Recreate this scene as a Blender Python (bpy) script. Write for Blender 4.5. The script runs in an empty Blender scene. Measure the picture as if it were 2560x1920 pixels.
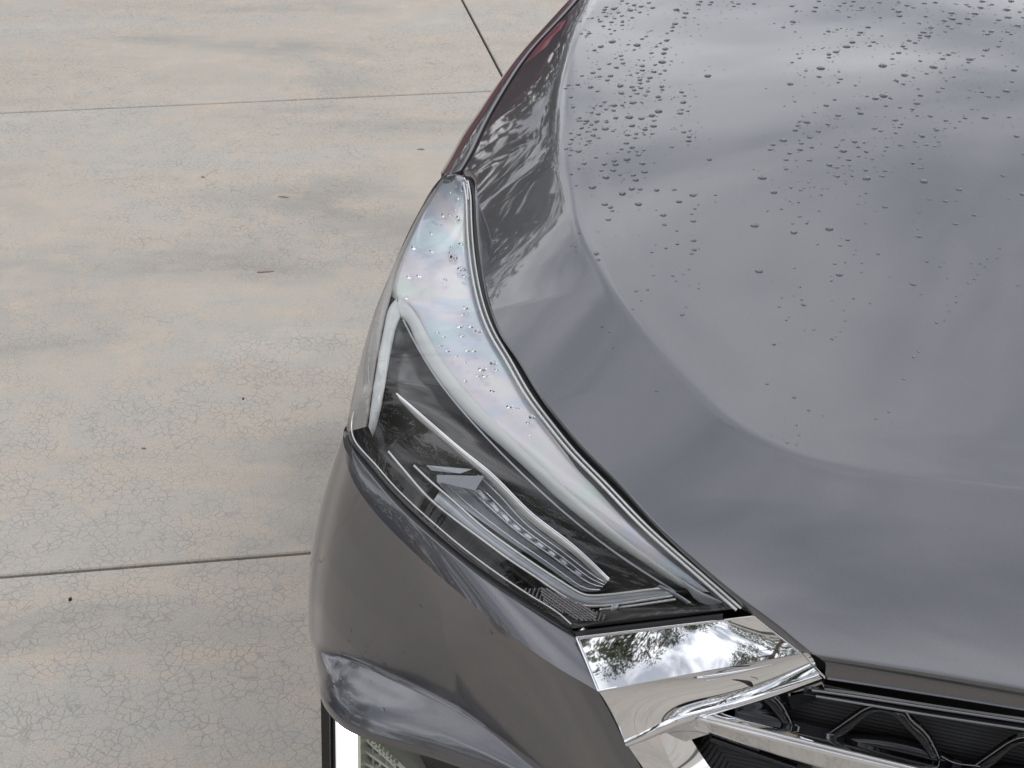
import bpy, math, random
import numpy as np
from mathutils import Vector
random.seed(7); rng = np.random.default_rng(7)
S = bpy.context.scene; COL = S.collection
R = math.radians
# ------------------------------------------------------------------ camera, world, sun, exposure
CAM_H, PITCH, FPX = 1.65, 30.0, 3850.0
cd = bpy.data.cameras.new('camera'); cam = bpy.data.objects.new('camera', cd); COL.objects.link(cam)
cam.location = (0, 0, CAM_H); cam.rotation_euler = (R(90-PITCH), 0, 0)
cd.sensor_width = 36; cd.lens = 36*FPX/2560; cd.clip_start = .02; cd.clip_end = 2000
S.camera = cam
SUN_EL, SUN_ROT = R(58), R(88)
W = bpy.data.worlds.new('World'); S.world = W; W.use_nodes = True
wn, wl = W.node_tree.nodes, W.node_tree.links
wn.clear()
def N(nodes, typ, **kw):
    n = nodes.new(typ)
    for k, v in kw.items():
        if k.startswith('i_'): n.inputs[k[2:].replace('_', ' ')].default_value = v
        else: setattr(n, k, v)
    return n
sky = N(wn, 'ShaderNodeTexSky', sky_type='NISHITA', sun_disc=False, sun_elevation=SUN_EL, sun_rotation=SUN_ROT)
tc = N(wn, 'ShaderNodeTexCoord'); sx = N(wn, 'ShaderNodeSeparateXYZ'); wl.new(tc.outputs['Generated'], sx.inputs[0])
mz = N(wn, 'ShaderNodeMath', operation='MAXIMUM'); wl.new(sx.outputs[2], mz.inputs[0]); mz.inputs[1].default_value = 0
az = N(wn, 'ShaderNodeMath', operation='ADD'); wl.new(mz.outputs[0], az.inputs[0]); az.inputs[1].default_value = .22
dx = N(wn, 'ShaderNodeMath', operation='DIVIDE'); wl.new(sx.outputs[0], dx.inputs[0]); wl.new(az.outputs[0], dx.inputs[1])
dy = N(wn, 'ShaderNodeMath', operation='DIVIDE'); wl.new(sx.outputs[1], dy.inputs[0]); wl.new(az.outputs[0], dy.inputs[1])
cx = N(wn, 'ShaderNodeCombineXYZ'); wl.new(dx.outputs[0], cx.inputs[0]); wl.new(dy.outputs[0], cx.inputs[1])
nz = N(wn, 'ShaderNodeTexNoise', i_Scale=2.1, i_Detail=5.0, i_Roughness=.52, i_Distortion=.5); wl.new(cx.outputs[0], nz.inputs['Vector'])
rp = N(wn, 'ShaderNodeValToRGB'); wl.new(nz.outputs[0], rp.inputs[0])
rp.color_ramp.elements[0].position = .40; rp.color_ramp.elements[0].color = (.36, .375, .42, 1)
rp.color_ramp.elements[1].position = .62; rp.color_ramp.elements[1].color = (1.15, 1.155, 1.18, 1)
nc = N(wn, 'ShaderNodeTexNoise', i_Scale=.8, i_Detail=3.0); wl.new(cx.outputs[0], nc.inputs['Vector'])
cr = N(wn, 'ShaderNodeMapRange', i_From_Min=.3, i_From_Max=.5, i_To_Min=.72, i_To_Max=.98); wl.new(nc.outputs[0], cr.inputs[0])
b1 = N(wn, 'ShaderNodeBackground', i_Strength=.1); wl.new(sky.outputs[0], b1.inputs[0])
b2 = N(wn, 'ShaderNodeBackground', i_Strength=1.48); wl.new(rp.outputs[0], b2.inputs[0])
mxs = N(wn, 'ShaderNodeMixShader'); wl.new(cr.outputs[0], mxs.inputs[0]); wl.new(b1.outputs[0], mxs.inputs[1]); wl.new(b2.outputs[0], mxs.inputs[2])
wo = N(wn, 'ShaderNodeOutputWorld'); wl.new(mxs.outputs[0], wo.inputs[0])
sd = bpy.data.lights.new('sun', 'SUN'); sd.energy = .6; sd.angle = R(22); sd.color = (1, .96, .9)
so = bpy.data.objects.new('sun', sd); COL.objects.link(so)
so.rotation_euler = Vector((-math.sin(SUN_ROT)*math.cos(SUN_EL)*-1, math.cos(SUN_ROT)*math.cos(SUN_EL), math.sin(SUN_EL))).to_track_quat('Z', 'Y').to_euler()
vs = S.view_settings; vs.view_transform = 'Standard'; vs.look = 'None'; vs.exposure = .16; vs.gamma = 1; vs.use_curve_mapping = False
S.cycles.max_bounces = 12; S.cycles.transparent_max_bounces = 12; S.cycles.use_denoising = True
S.cycles.caustics_refractive = True; S.cycles.caustics_reflective = True; S.cycles.sample_clamp_indirect = 6

# ------------------------------------------------------------------ measuring the photograph: rays, planes, splines
th = R(PITCH)
FW = np.array([0, math.cos(th), -math.sin(th)]); UP = np.array([0, math.sin(th), math.cos(th)]); RT = np.array([1., 0, 0])
C0 = np.array([0, 0, CAM_H])
def ray(u, v):
    u = np.asarray(u, float)[..., None]; v = np.asarray(v, float)[..., None]
    return FW + RT*(u-1280)/FPX + UP*(960-v)/FPX
def P(u, v, z):
    d = ray(u, v); t = (np.asarray(z, float)-CAM_H)/d[..., 2]
    return C0 + d*t[..., None]
E1 = np.array([.957, -.290, 0]); E2 = np.array([.290, .957, 0]); ZZ = np.array([0, 0, 1.])   # the car's own axes: across, rearward
AC = .31
def AB(p): p = np.asarray(p); return p@E1, p@E2
def W3(a, b, z): return np.asarray(a)[..., None]*E1 + np.asarray(b)[..., None]*E2 + np.asarray(z)[..., None]*ZZ
def Q(u, v, b):                                       # a ray meets the upright plane b = const across the car
    d = ray(u, v); t = np.asarray(b, float)/(d@E2)
    return C0 + d*t[..., None]
def proj(p):
    q = np.asarray(p)-C0; w = q@FW
    return np.stack([1280+FPX*(q@RT)/w, 960-FPX*(q@UP)/w], -1)
def nspline(pts, n, ts=None):
    p = np.asarray(pts, float); k = len(p)
    d = np.sqrt(np.maximum(((p[1:, :2]-p[:-1, :2])**2).sum(1), 1e-12)); x = np.concatenate([[0], np.cumsum(d)])
    h = np.diff(x); A = np.zeros((k, k)); r = np.zeros_like(p); A[0, 0] = A[-1, -1] = 1
    for i in range(1, k-1):
        A[i, i-1] = h[i-1]; A[i, i] = 2*(h[i-1]+h[i]); A[i, i+1] = h[i]
        r[i] = 6*((p[i+1]-p[i])/h[i]-(p[i]-p[i-1])/h[i-1])
    M = np.linalg.solve(A, r)
    t = (np.linspace(0, 1, n) if ts is None else np.asarray(ts))*x[-1]
    j = np.clip(np.searchsorted(x, t, side='right')-1, 0, k-2)
    a = (x[j+1]-t)[:, None]; b = (t-x[j])[:, None]; hj = h[j][:, None]
    return (M[j]*a**3+M[j+1]*b**3)/(6*hj)+(p[j]/hj-M[j]*hj/6)*a+(p[j+1]/hj-M[j+1]*hj/6)*b
def lerp_chain(pts, n, ts=None):
    p = np.asarray(pts, float); d = np.sqrt(((p[1:]-p[:-1])**2).sum(1)); x = np.concatenate([[0], np.cumsum(d)])/d.sum()
    t = np.linspace(0, 1, n) if ts is None else ts
    return np.stack([np.interp(t, x, p[:, k]) for k in range(p.shape[1])], -1)
def key(ts, ks): ks = np.asarray(ks, float); return np.interp(ts, ks[:, 0], ks[:, 1])
def sstep(x): x = np.clip(x, 0, 1); return x*x*(3-2*x)
def unit(v): return v/np.maximum(np.linalg.norm(v, axis=-1, keepdims=True), 1e-9)

# ------------------------------------------------------------------ materials
MATS = {}
def mat(name, col=(.5, .5, .5), rough=.5, metal=0, **kw):
    m = bpy.data.materials.new(name); m.use_nodes = True; b = m.node_tree.nodes['Principled BSDF']
    b.inputs['Base Color'].default_value = (*col, 1); b.inputs['Roughness'].default_value = rough; b.inputs['Metallic'].default_value = metal
    for k, v in kw.items():
        b.inputs[k.replace('_', ' ')].default_value = (*v, 1) if isinstance(v, tuple) else v
    MATS[name] = m; return m
def nt(m): return m.node_tree.nodes, m.node_tree.links, m.node_tree.nodes['Principled BSDF']
def noise_bump(m, scale, strength, dist=.001, detail=3):
    n, l, b = nt(m); t = N(n, 'ShaderNodeTexCoord'); x = N(n, 'ShaderNodeTexNoise', i_Scale=scale, i_Detail=detail); l.new(t.outputs['Object'], x.inputs['Vector'])
    bp = N(n, 'ShaderNodeBump', i_Strength=strength, i_Distance=dist); l.new(x.outputs[0], bp.inputs['Height']); l.new(bp.outputs[0], b.inputs['Normal']); return x
paint = mat('grey_metallic_paint', (.2, .2, .21), .30, .82, Coat_Weight=1.0, Coat_Roughness=.03, Coat_IOR=1.6)
n, l, b = nt(paint)
t = N(n, 'ShaderNodeTexCoord'); fl = N(n, 'ShaderNodeTexNoise', i_Scale=1400.0, i_Detail=1.0); l.new(t.outputs['Object'], fl.inputs['Vector'])
mr = N(n, 'ShaderNodeMix', data_type='RGBA'); l.new(fl.outputs[0], mr.inputs[0]); mr.inputs[6].default_value = (.095, .096, .105, 1); mr.inputs[7].default_value = (.147, .148, .162, 1)
l.new(mr.outputs[2], b.inputs['Base Color'])
bl = N(n, 'ShaderNodeTexNoise', i_Scale=9.0, i_Detail=1.0); l.new(t.outputs['Object'], bl.inputs['Vector'])
bm_ = N(n, 'ShaderNodeBump', i_Strength=.06, i_Distance=.003); l.new(bl.outputs[0], bm_.inputs['Height']); l.new(bm_.outputs[0], b.inputs['Normal'])
chrome = mat('chrome', (.80, .81, .83), .035, 1.0)
trimm = mat('trim_and_glint', (.62, .62, .61), .2, .6)  # serves real bright trim and the painted edge glints
satin = mat('satin_silver', (.38, .39, .42), .30, .5)
noise_bump(satin, 900, .15, .0004)
black = mat('gloss_black_plastic', (.010, .010, .012), .12, 0)
sideb = mat('smoked_side_bezel', (.30, .285, .265), .3, .2)
rubber = mat('black_rubber', (.014, .013, .015), .45)
mattb = mat('matt_black_plastic', (.011, .011, .012), .5)
cavity = mat('dark_cavity', (.004, .004, .004), .8)
housem = mat('dark_lamp_housing', (.042, .040, .038), .18, .0)
modm = mat('module_silver', (.40, .40, .42), .32, .3)
edge_hi = mat('edge_highlight_grey', (.22, .23, .24), .18, .9)  # light grey metal, stands for highlights on the gloss black edges
ribm = mat('reflex_mesh_plastic', (.20, .19, .20), .25, .5)
guide = mat('frosted_light_guide', (.40, .415, .41), .3, 0, Coat_Weight=.5)
noise_bump(guide, 1200, .3, .0005)
mirror = mat('lamp_reflector', (.82, .83, .86), .22, .6)
tyre = mat('tyre_rubber', (.02, .02, .02), .8)
alloy = mat('wheel_alloy', (.4, .4, .42), .25, 1.0)
# silver bezel: sky sheen and iridescence of the lens painted into its colour
sheen_bezel = mat('sheen_painted_bezel', (.8, .8, .8), .20, .12, Coat_Weight=.6)
n, l, b = nt(sheen_bezel); t = N(n, 'ShaderNodeTexCoord'); x = N(n, 'ShaderNodeTexNoise', i_Scale=13.0, i_Detail=2.0, i_Distortion=.6); l.new(t.outputs['Object'], x.inputs['Vector'])
cr_ = N(n, 'ShaderNodeValToRGB'); l.new(x.outputs[0], cr_.inputs[0]); e = cr_.color_ramp.elements
e[0].position = .3; e[0].color = (.37, .48, .50, 1); e[1].position = .72; e[1].color = (.44, .50, .46, 1)
q = cr_.color_ramp.elements.new(.45); q.color = (.40, .44, .51, 1); q = cr_.color_ramp.elements.new(.56); q.color = (.50, .46, .49, 1)
l.new(cr_.outputs[0], b.inputs['Base Color'])
def clear_mat(name, tint=(.96, .97, .97), ior=1.5, rough=0.0):
    m = bpy.data.materials.new(name); m.use_nodes = True; n, l = m.node_tree.nodes, m.node_tree.links; n.clear()
    tr = N(n, 'ShaderNodeBsdfTransparent'); tr.inputs[0].default_value = (*tint, 1)
    gl = N(n, 'ShaderNodeBsdfGlossy', i_Roughness=rough); lw = N(n, 'ShaderNodeLayerWeight', i_Blend=.5); f0 = ((ior-1)/(ior+1))**2; pw = N(n, 'ShaderNodeMath', operation='POWER'); l.new(lw.outputs['Facing'], pw.inputs[0]); pw.inputs[1].default_value = 5.0
    fr = N(n, 'ShaderNodeMath', operation='MULTIPLY_ADD'); l.new(pw.outputs[0], fr.inputs[0]); fr.inputs[1].default_value = 1-f0; fr.inputs[2].default_value = f0
    mx = N(n, 'ShaderNodeMixShader'); l.new(fr.outputs[0], mx.inputs[0]); l.new(tr.outputs[0], mx.inputs[1]); l.new(gl.outputs[0], mx.inputs[2])
    o = N(n, 'ShaderNodeOutputMaterial'); l.new(mx.outputs[0], o.inputs[0]); return m
lensm = clear_mat('clear_lens', (.98, .985, .985), 1.52, .02)
glassm = clear_mat('thin_clear_plastic', (.9, .91, .92), 1.35, .04)
water = mat('water', (1, 1, 1), .0, 0, Transmission_Weight=1.0, IOR=1.333)
drl = mat('lit_running_light', (1, 1, 1), .4, 0, Emission_Color=(1, .98, 1.0), Emission_Strength=3.2)
# concrete
def concrete(name, fine=True):
    m = mat(name, (.45, .42, .37), .82); n, l, b = nt(m)
    g = N(n, 'ShaderNodeNewGeometry')
    def noise(scale, detail=4, dist=0, mapping=None):
        x = N(n, 'ShaderNodeTexNoise', i_Scale=scale, i_Detail=float(detail), i_Distortion=float(dist), i_Roughness=.55)
        if mapping:
            mp = N(n, 'ShaderNodeMapping'); mp.inputs['Scale'].default_value = mapping; l.new(g.outputs['Position'], mp.inputs[0]); l.new(mp.outputs[0], x.inputs['Vector'])
        else: l.new(g.outputs['Position'], x.inputs['Vector'])
        return x
    def ramp(src, stops):
        r = N(n, 'ShaderNodeValToRGB'); l.new(src, r.inputs[0]); el = r.color_ramp.elements
        el[0].position, el[0].color = stops[0][0], (*stops[0][1], 1); el[1].position, el[1].color = stops[-1][0], (*stops[-1][1], 1)
        for p_, c_ in stops[1:-1]:
            q = el.new(p_); q.color = (*c_, 1)
        return r
    def mix(fac, a, bb, blend='MIX'):
        x = N(n, 'ShaderNodeMix', data_type='RGBA', blend_type=blend)
        if isinstance(fac, float): x.inputs[0].default_value = fac
        else: l.new(fac, x.inputs[0])
        for i, q in ((6, a), (7, bb)):
            if isinstance(q, tuple): x.inputs[i].default_value = (*q, 1)
            else: l.new(q, x.inputs[i])
        return x.outputs[2]
    base = ramp(noise(1.5, 6, .5, (.6, 1.5, 1)).outputs[0], [(.30, (.310, .292, .268)), (.42, (.378, .357, .325)), (.50, (.438, .397, .348)), (.60, (.408, .393, .368)), (.72, (.48, .444, .395))]).outputs[0]
    pink = ramp(noise(9, 5, .3).outputs[0], [(.5, (0, 0, 0)), (.68, (1, 1, 1))]).outputs[0]
    pm = N(n, 'ShaderNodeMath', operation='MULTIPLY'); l.new(pink, pm.inputs[0]); pm.inputs[1].default_value = .45
    c1 = mix(pm.outputs[0], base, (.51, .435, .355))
    grey = ramp(noise(22, 4).outputs[0], [(.50, (0, 0, 0)), (.72, (1, 1, 1))]).outputs[0]
    gm = N(n, 'ShaderNodeMath', operation='MULTIPLY'); l.new(grey, gm.inputs[0]); gm.inputs[1].default_value = .5
    c2 = mix(gm.outputs[0], c1, (.36, .36, .35))
    # craze cracks in patches
    wob = noise(40, 2); wsub = N(n, 'ShaderNodeVectorMath', operation='MULTIPLY_ADD'); l.new(wob.outputs['Color'], wsub.inputs[0]); wsub.inputs[1].default_value = (.016, .016, 0); l.new(g.outputs['Position'], wsub.inputs[2])
    vo = N(n, 'ShaderNodeTexVoronoi', feature='DISTANCE_TO_EDGE', i_Scale=58.0); l.new(wsub.outputs[0], vo.inputs['Vector'])
    ck = ramp(vo.outputs['Distance'], [(.0, (1, 1, 1)), (.075, (0, 0, 0))]).outputs[0]
    msk = ramp(noise(1.4, 3, .2).outputs[0], [(.34, (0, 0, 0)), (.52, (1, 1, 1))]).outputs[0]
    brk = ramp(noise(14, 2).outputs[0], [(.34, (.12, .12, .12)), (.54, (1, 1, 1))]).outputs[0]
    m1 = N(n, 'ShaderNodeMath', operation='MULTIPLY'); l.new(ck, m1.inputs[0]); l.new(msk, m1.inputs[1])
    m1b = N(n, 'ShaderNodeMath', operation='MULTIPLY'); l.new(m1.outputs[0], m1b.inputs[0]); l.new(brk, m1b.inputs[1])
    m2 = N(n, 'ShaderNodeMath', operation='MULTIPLY'); l.new(m1b.outputs[0], m2.inputs[0]); m2.inputs[1].default_value = .52
    c3 = mix(m2.outputs[0], c2, (.20, .20, .20))
    gr = ramp(noise(330, 3).outputs[0], [(.25, (.82, .815, .81)), (.75, (1.25, 1.23, 1.19))]).outputs[0]
    c4 = mix(1.0, c3, gr, 'MULTIPLY')
    l.new(c4, b.inputs['Base Color'])
    bn = noise(260, 5); bp = N(n, 'ShaderNodeBump', i_Strength=.35, i_Distance=.0012); l.new(bn.outputs[0], bp.inputs['Height'])
    bp2 = N(n, 'ShaderNodeBump', i_Strength=.5, i_Distance=.001, invert=True); l.new(m1b.outputs[0], bp2.inputs['Height']); l.new(bp.outputs[0], bp2.inputs['Normal'])
    l.new(bp2.outputs[0], b.inputs['Normal'])
    return m
conc = concrete('weathered_concrete')
filler = mat('dirt_in_joint', (.035, .028, .02), .95)

# ------------------------------------------------------------------ mesh helpers
def link(name, me, m, parent=None, label=None, cat=None, group=None, kind=None):
    o = bpy.data.objects.new(name, me); COL.objects.link(o)
    if m: me.materials.append(m)
    if parent: o.parent = parent
    if label: o['label'] = label
    if cat: o['category'] = cat
    if group: o['group'] = group
    if kind: o['kind'] = kind
    return o
def empty(name, loc, label, cat, group=None, rz=0):
    o = bpy.data.objects.new(name, None); COL.objects.link(o); o.location = loc; o.rotation_euler[2] = rz; o.empty_display_size = .1
    o['label'] = label; o['category'] = cat
    if group: o['group'] = group
    return o
class MB:
    def __init__(s): s.v = []; s.f = []; s.sm = []
    def add(s, vs_, fs, smooth=True):
        k = len(s.v); s.v += [tuple(map(float, q)) for q in vs_]; s.f += [tuple(i+k for i in q) for q in fs]; s.sm += [smooth]*len(fs)
    def grid(s, G, smooth=True, flip=False, close=False):
        G = np.asarray(G); m_, n_ = G.shape[:2]; fs = []
        for i in range(m_-1):
            for j in range(n_ if close else n_-1):
                j2 = (j+1) % n_
                q = (i*n_+j, i*n_+j2, (i+1)*n_+j2, (i+1)*n_+j)
                fs.append(q[::-1] if flip else q)
        s.add(G.reshape(-1, 3), fs, smooth)
    def box(s, c, d, rz=0):
        c = np.array(c); d = np.array(d)/2; co, si = math.cos(rz), math.sin(rz); vv = []
        for x in (-1, 1):
            for y in (-1, 1):
                for z in (-1, 1):
                    px, py = x*d[0], y*d[1]; vv.append(c+np.array([px*co-py*si, px*si+py*co, z*d[2]]))
        s.add(vv, [(0, 1, 3, 2), (4, 6, 7, 5), (0, 4, 5, 1), (2, 3, 7, 6), (0, 2, 6, 4), (1, 5, 7, 3)], False)
    def tube(s, path, r, k=8, nrm=None, flat=1.0):
        p = np.asarray(path); T = unit(np.gradient(p, axis=0)); up = np.array([0, 0, 1.]) if nrm is None else nrm
        A = unit(np.cross(T, up)); B = np.cross(A, T); r = np.broadcast_to(np.asarray(r, float), (len(p),))
        an = np.linspace(0, 2*np.pi, k, endpoint=False)
        G = p[:, None]+(np.cos(an)[None, :, None]*A[:, None]+flat*np.sin(an)[None, :, None]*B[:, None])*r[:, None, None]
        s.grid(G, close=True)
        m_ = len(p); s.add(G[0], [tuple(range(k))[::-1]]); s.add(G[-1], [tuple(range(k))])
    def mesh(s, name):
        me = bpy.data.meshes.new(name); me.from_pydata(s.v, [], s.f); me.update()
        me.polygons.foreach_set('use_smooth', s.sm); return me
    def build(s, name, m, parent=None, **kw): return link(name, s.mesh(name), m, parent, **kw)
def gridobj(name, G, m, parent=None, **kw):
    q = MB(); q.grid(G); return q.build(name, m, parent, **kw)
def bez(P0, P1, P2, P3, n):
    t = np.linspace(0, 1, n)[None, :, None]; P0, P1, P2, P3 = [np.asarray(q)[:, None] for q in (P0, P1, P2, P3)]
    return P0*(1-t)**3+3*P1*t*(1-t)**2+3*P2*t*t*(1-t)+P3*t**3

# ------------------------------------------------------------------ the ground: slabs with real joints
pave = bpy.data.objects.new('pavement', None); COL.objects.link(pave); pave['kind'] = 'structure'; pave['label'] = 'pale concrete paving cast in big slabs'
q = MB(); q.box((0, 0, -.16), (500, 500, .3)); q.build('ground', conc, kind='structure', label='far concrete ground')
da = np.array([.9911, .1330]); dc = np.array([-.175, .9846]); org = np.array([-.007, 4.739])
sb = MB(); c = [org+da*(i*3.05)+dc*(j*2.42) for i, j in ((-5.2, -5.2), (5.2, -5.2), (5.2, 5.2), (-5.2, 5.2))]
sb.add([(*k, -.0075) for k in c], [(0, 1, 2, 3)], False); sb.build('joint_filler', filler, pave)
g_, bv = .0042, .0025
for i in range(-4, 4):
    for j in range(-4, 4):
        off = 0 if j >= -1 else .0
        def cn(s_, t_, inset): return org+da*(s_*3.05+(inset if s_ == i else -inset))+dc*(t_*2.42+(inset if t_ == j else -inset))
        ring = []
        for inset, z in ((g_, -.0085), (g_, -bv), (g_+bv, 0.0)):
            ring.append([(*cn(*k, inset), z) for k in ((i, j), (i+1, j), (i+1, j+1), (i, j+1))])
        m_ = MB(); m_.add([p for r_ in ring for p in r_], [(0+4*k+a, 4*k+(a+1) % 4, 4*k+4+(a+1) % 4, 4*k+4+a) for k in range(2) for a in range(4)]+[(8, 9, 10, 11)], False)
        m_.build('concrete_slab', conc, pave)

# ------------------------------------------------------------------ the car
car = empty('parked_car', W3(AC, 3.0, 0.), 'dark grey car with rain drops on its bonnet, parked on the concrete', 'car')
CO = np.array(car.location)
def part(o, par=None):                                 # keep world coordinates under the car's empty
    o.parent = par or car
    if par is None: o.location = -Vector(CO)
    return o
# --- bonnet surface z = hood(a, b)
cre_px = [(1530, -190), (1485, -90), (1456, 12), (1434, 60), (1416, 127), (1404, 190), (1398, 260), (1396, 333), (1400, 395), (1416, 452), (1431, 520), (1452, 583), (1489, 650), (1531, 722), (1583, 793), (1646, 872), (1735, 966), (1809, 1037), (1898, 1095), (2003, 1139), (2160, 1175), (2318, 1197), (2560, 1226), (2900, 1262)]
def hood0(a, b):
    s_ = b-.93; return .915+.205*s_-.062*s_*s_-.07*(a-AC)**2-.035*np.exp(-np.maximum(s_, -.02)/.07)
def solve(u, v, f, lo=.6, hi=1.3):
    u = np.asarray(u, float); v = np.asarray(v, float); zz = np.linspace(hi, lo, 160); p = P(u[..., None], v[..., None], zz)
    a, b = p@E1, p@E2; s_ = f(a, b)-zz; k = np.argmax(s_ > 0, axis=-1); k = np.maximum(k, 1)
    z1 = np.take(zz, k-1); z2 = np.take(zz, k)
    for _ in range(22):
        zm = (z1+z2)/2; p = P(u, v, zm); ins = f(p@E1, p@E2) > zm
        z2 = np.where(ins, zm, z2); z1 = np.where(ins, z1, zm)
    return P(u, v, (z1+z2)/2)
cpx = nspline(cre_px, 90); cp = solve(cpx[:, 0], cpx[:, 1], hood0); CA, CB = AB(cp)
def crease_d(a, b):
    sh = np.shape(a); a = np.ravel(a); b = np.ravel(b); best = np.full(a.shape, 9.); sg = np.ones(a.shape)
    for i in range(len(CA)-1):
        x0, y0, x1, y1 = CA[i], CB[i], CA[i+1], CB[i+1]; ex, ey = x1-x0, y1-y0
        t_ = ((a-x0)*ex+(b-y0)*ey)/(ex*ex+ey*ey)
        if i > 0: t_ = np.maximum(t_, 0)
        if i < len(CA)-2: t_ = np.minimum(t_, 1)
        qx, qy = a-x0-t_*ex, b-y0-t_*ey; d_ = np.hypot(qx, qy); k = d_ < best
        best = np.where(k, d_, best); sg = np.where(k, np.sign(ey*(a-x0)-ex*(b-y0)), sg)
    return (best*sg).reshape(sh)
def hood(a, b):
    a = np.where(a > AC, 2*AC-a, a)
    d_ = crease_d(a, b)
    d_ = d_*CSIGN
    m_ = np.interp(b, [.95, 1.08, 1.2, 1.35, 1.5, 1.7, 2.4], [.095, .12, .17, .27, .46, .62, .70])
    w_ = np.interp(b, [1.0, 1.2, 1.5], [.006, .007, .007])
    rg = np.interp(b, [1.0, 1.5, 1.9], [.0004, .0008, .0004])
    return hood0(a, b)-m_*w_*np.logaddexp(0, d_/w_)+rg*np.exp(-(d_/.010)**2)-rg*.8*np.exp(-((d_+.028)/.018)**2)
CSIGN = 1.0
CSIGN = 1.0 if crease_d(np.array([-1.0]), np.array([.9]))[0] > 0 else -1.0
hl1 = [(2028, 1631), (1985, 1596), (1950, 1567), (1859, 1500), (1743, 1404), (1636, 1306), (1535, 1196), (1460, 1122), (1399, 1052), (1341, 976), (1282, 880), (1256, 843), (1229, 785), (1208, 704), (1196, 610), (1190, 530), (1188, 470), (1184, 446), (1174, 435), (1157, 428)]
hl2 = [(1157, 427), (1184, 382), (1210, 327), (1261, 234), (1313, 153), (1360, 95), (1409, 43), (1448, 0), (1510, -70), (1600, -190)]
L1 = nspline(hl1, 260); L2 = nspline(hl2, 130)[1:]
Lp = np.concatenate([L1, L2]); LE = solve(Lp[:, 0], Lp[:, 1], hood); La, Lb = AB(LE)
n_r = len(La); rr = solve(np.array([2560.]), np.array([1713.]), hood)[0]; ra, rb = AB(rr)
b0 = Lb[0]+(rb-Lb[0])*(AC-La[0])/(ra-La[0]); b1_ = Lb[-1]+.12
arc = np.concatenate([[0], np.cumsum(np.hypot(np.diff(La), np.diff(Lb)))]); arc /= arc[-1]
Rb = b0+(b1_-b0)*arc
cs = np.linspace(0, 1, 300)**1.0
GA = La[:, None]+(AC-La[:, None])*cs[None]; GB = Lb[:, None]+(Rb-Lb)[:, None]*cs[None]
GZ = hood(GA, GB); HG = W3(GA, GB, GZ)
# rounded front lip
eT = unit(HG[0]-HG[2]); lipb = P(2062+np.linspace(0, 1, 300)*0, 1697, .86)  # placeholder row
tl = np.linspace(0, 1, 300)
lu = proj(HG[0]); lb_u = lu[:, 0]+34*(1-tl)**1.0; lb_v = lu[:, 1]+66+0*tl
drop = .030
lb_ = P(lb_u, lb_v, HG[0][:, 2]-drop)
k1 = HG[0]+eT*.012
LIP = bez(HG[0], k1, np.stack([lb_[:, 0], lb_[:, 1], HG[0][:, 2]-.008], -1)-E2*.0, lb_, 14)   # (300,14,3)
ret = np.stack([lb_, lb_-ZZ*.004+E2*.004, lb_-ZZ*.003+E2*.03], 1)
LIPG = np.concatenate([LIP[:, ::-1][:, :0], LIP], 1)
hoodrows = np.concatenate([ret[:, ::-1].transpose(1, 0, 2), LIP[:, ::-1].transpose(1, 0, 2)[:-1], HG], 0)
mir = hoodrows[:, ::-1][:, 1:]; ma, mb = AB(mir); mir = W3(2*AC-ma, mb, mir[..., 2])
# turned-down left edge so the panel has thickness
lft = hoodrows[:, :1]; ew = np.clip((np.arange(len(lft))-14)/12, 0, 1)[:, None, None]; edge = np.concatenate([lft-ZZ*.012*ew+E1*(.002+.004*ew), lft-ZZ*.003*ew+E1*.0006], 1)
full = np.concatenate([edge, hoodrows, mir], 1)
hood_o = part(gridobj('bonnet', full, paint))
def on_hood(u, v):
    p = solve(np.array([float(u)]), np.array([float(v)]), hood)[0]; a, b = AB(p); e = 2e-3
    tu = W3(a+e, b, hood(np.array([a+e]), np.array([b]))[0])-W3(a-e, b, hood(np.array([a-e]), np.array([b]))[0])
    tv = W3(a, b+e, hood(np.array([a]), np.array([b+e]))[0])-W3(a, b-e, hood(np.array([a]), np.array([b-e]))[0])
    return p, unit(np.cross(tu, tv))

# --- fender: the sliver outside the gap, then the hidden side panel with its wheel arch
gap = np.array(hl2, float)
ga = nspline(gap-np.array([5.5, 1.0]), 60); gz = solve(ga[:, 0]+6, ga[:, 1], hood)[:, 2]-.001
A_ = P(ga[:, 0], ga[:, 1], gz)
sil = nspline([(1103, 428), (1130, 382), (1161, 327), (1190, 285), (1219, 243), (1288, 150), (1369, 58), (1424, 0), (1490, -70), (1590, -190)], 60)
B_ = P(sil[:, 0], sil[:, 1], gz-np.linspace(.030, .036, 60)); rd = unit(ray(sil[:, 0], sil[:, 1]))
ln = np.linalg.norm(A_-B_, axis=1)[:, None]
top = bez(A_, A_-E1*.30*ln-ZZ*.18*ln, B_-rd*.35*ln, B_, 14)
ba = AB(B_)[1]
def ser(k): return B_*0+k
side1 = B_+rd*.02-ZZ*.006
side2 = W3(np.minimum(AB(side1)[0]-.004, -.585), AB(side1)[1]+.0, side1[:, 2]-.09)
zb = np.where(np.abs(ba-1.72) < .40, .34+np.sqrt(np.maximum(.40**2-(ba-1.72)**2, 0)), .30)
low = W3(np.full(60, -.615), ba, np.maximum(zb, .3)); mid = (side2+low)/2-E1*.015
side = bez(B_, side1, side2+ZZ*.04, mid, 12)[:, 1:]; side_b = bez(mid, mid+(mid-side2)*.2, low+ZZ*.03, low, 8)[:, 1:]
inn = np.stack([low+E1*.02, low+E1*.10], 1)
ein = (A_+E1*.004-ZZ*.012)[:, None]
part(gridobj('fender', np.concatenate([ein, A_[:, None]-ZZ*.001, top, side, side_b, inn], 1)[:, ::-1], paint))
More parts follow.
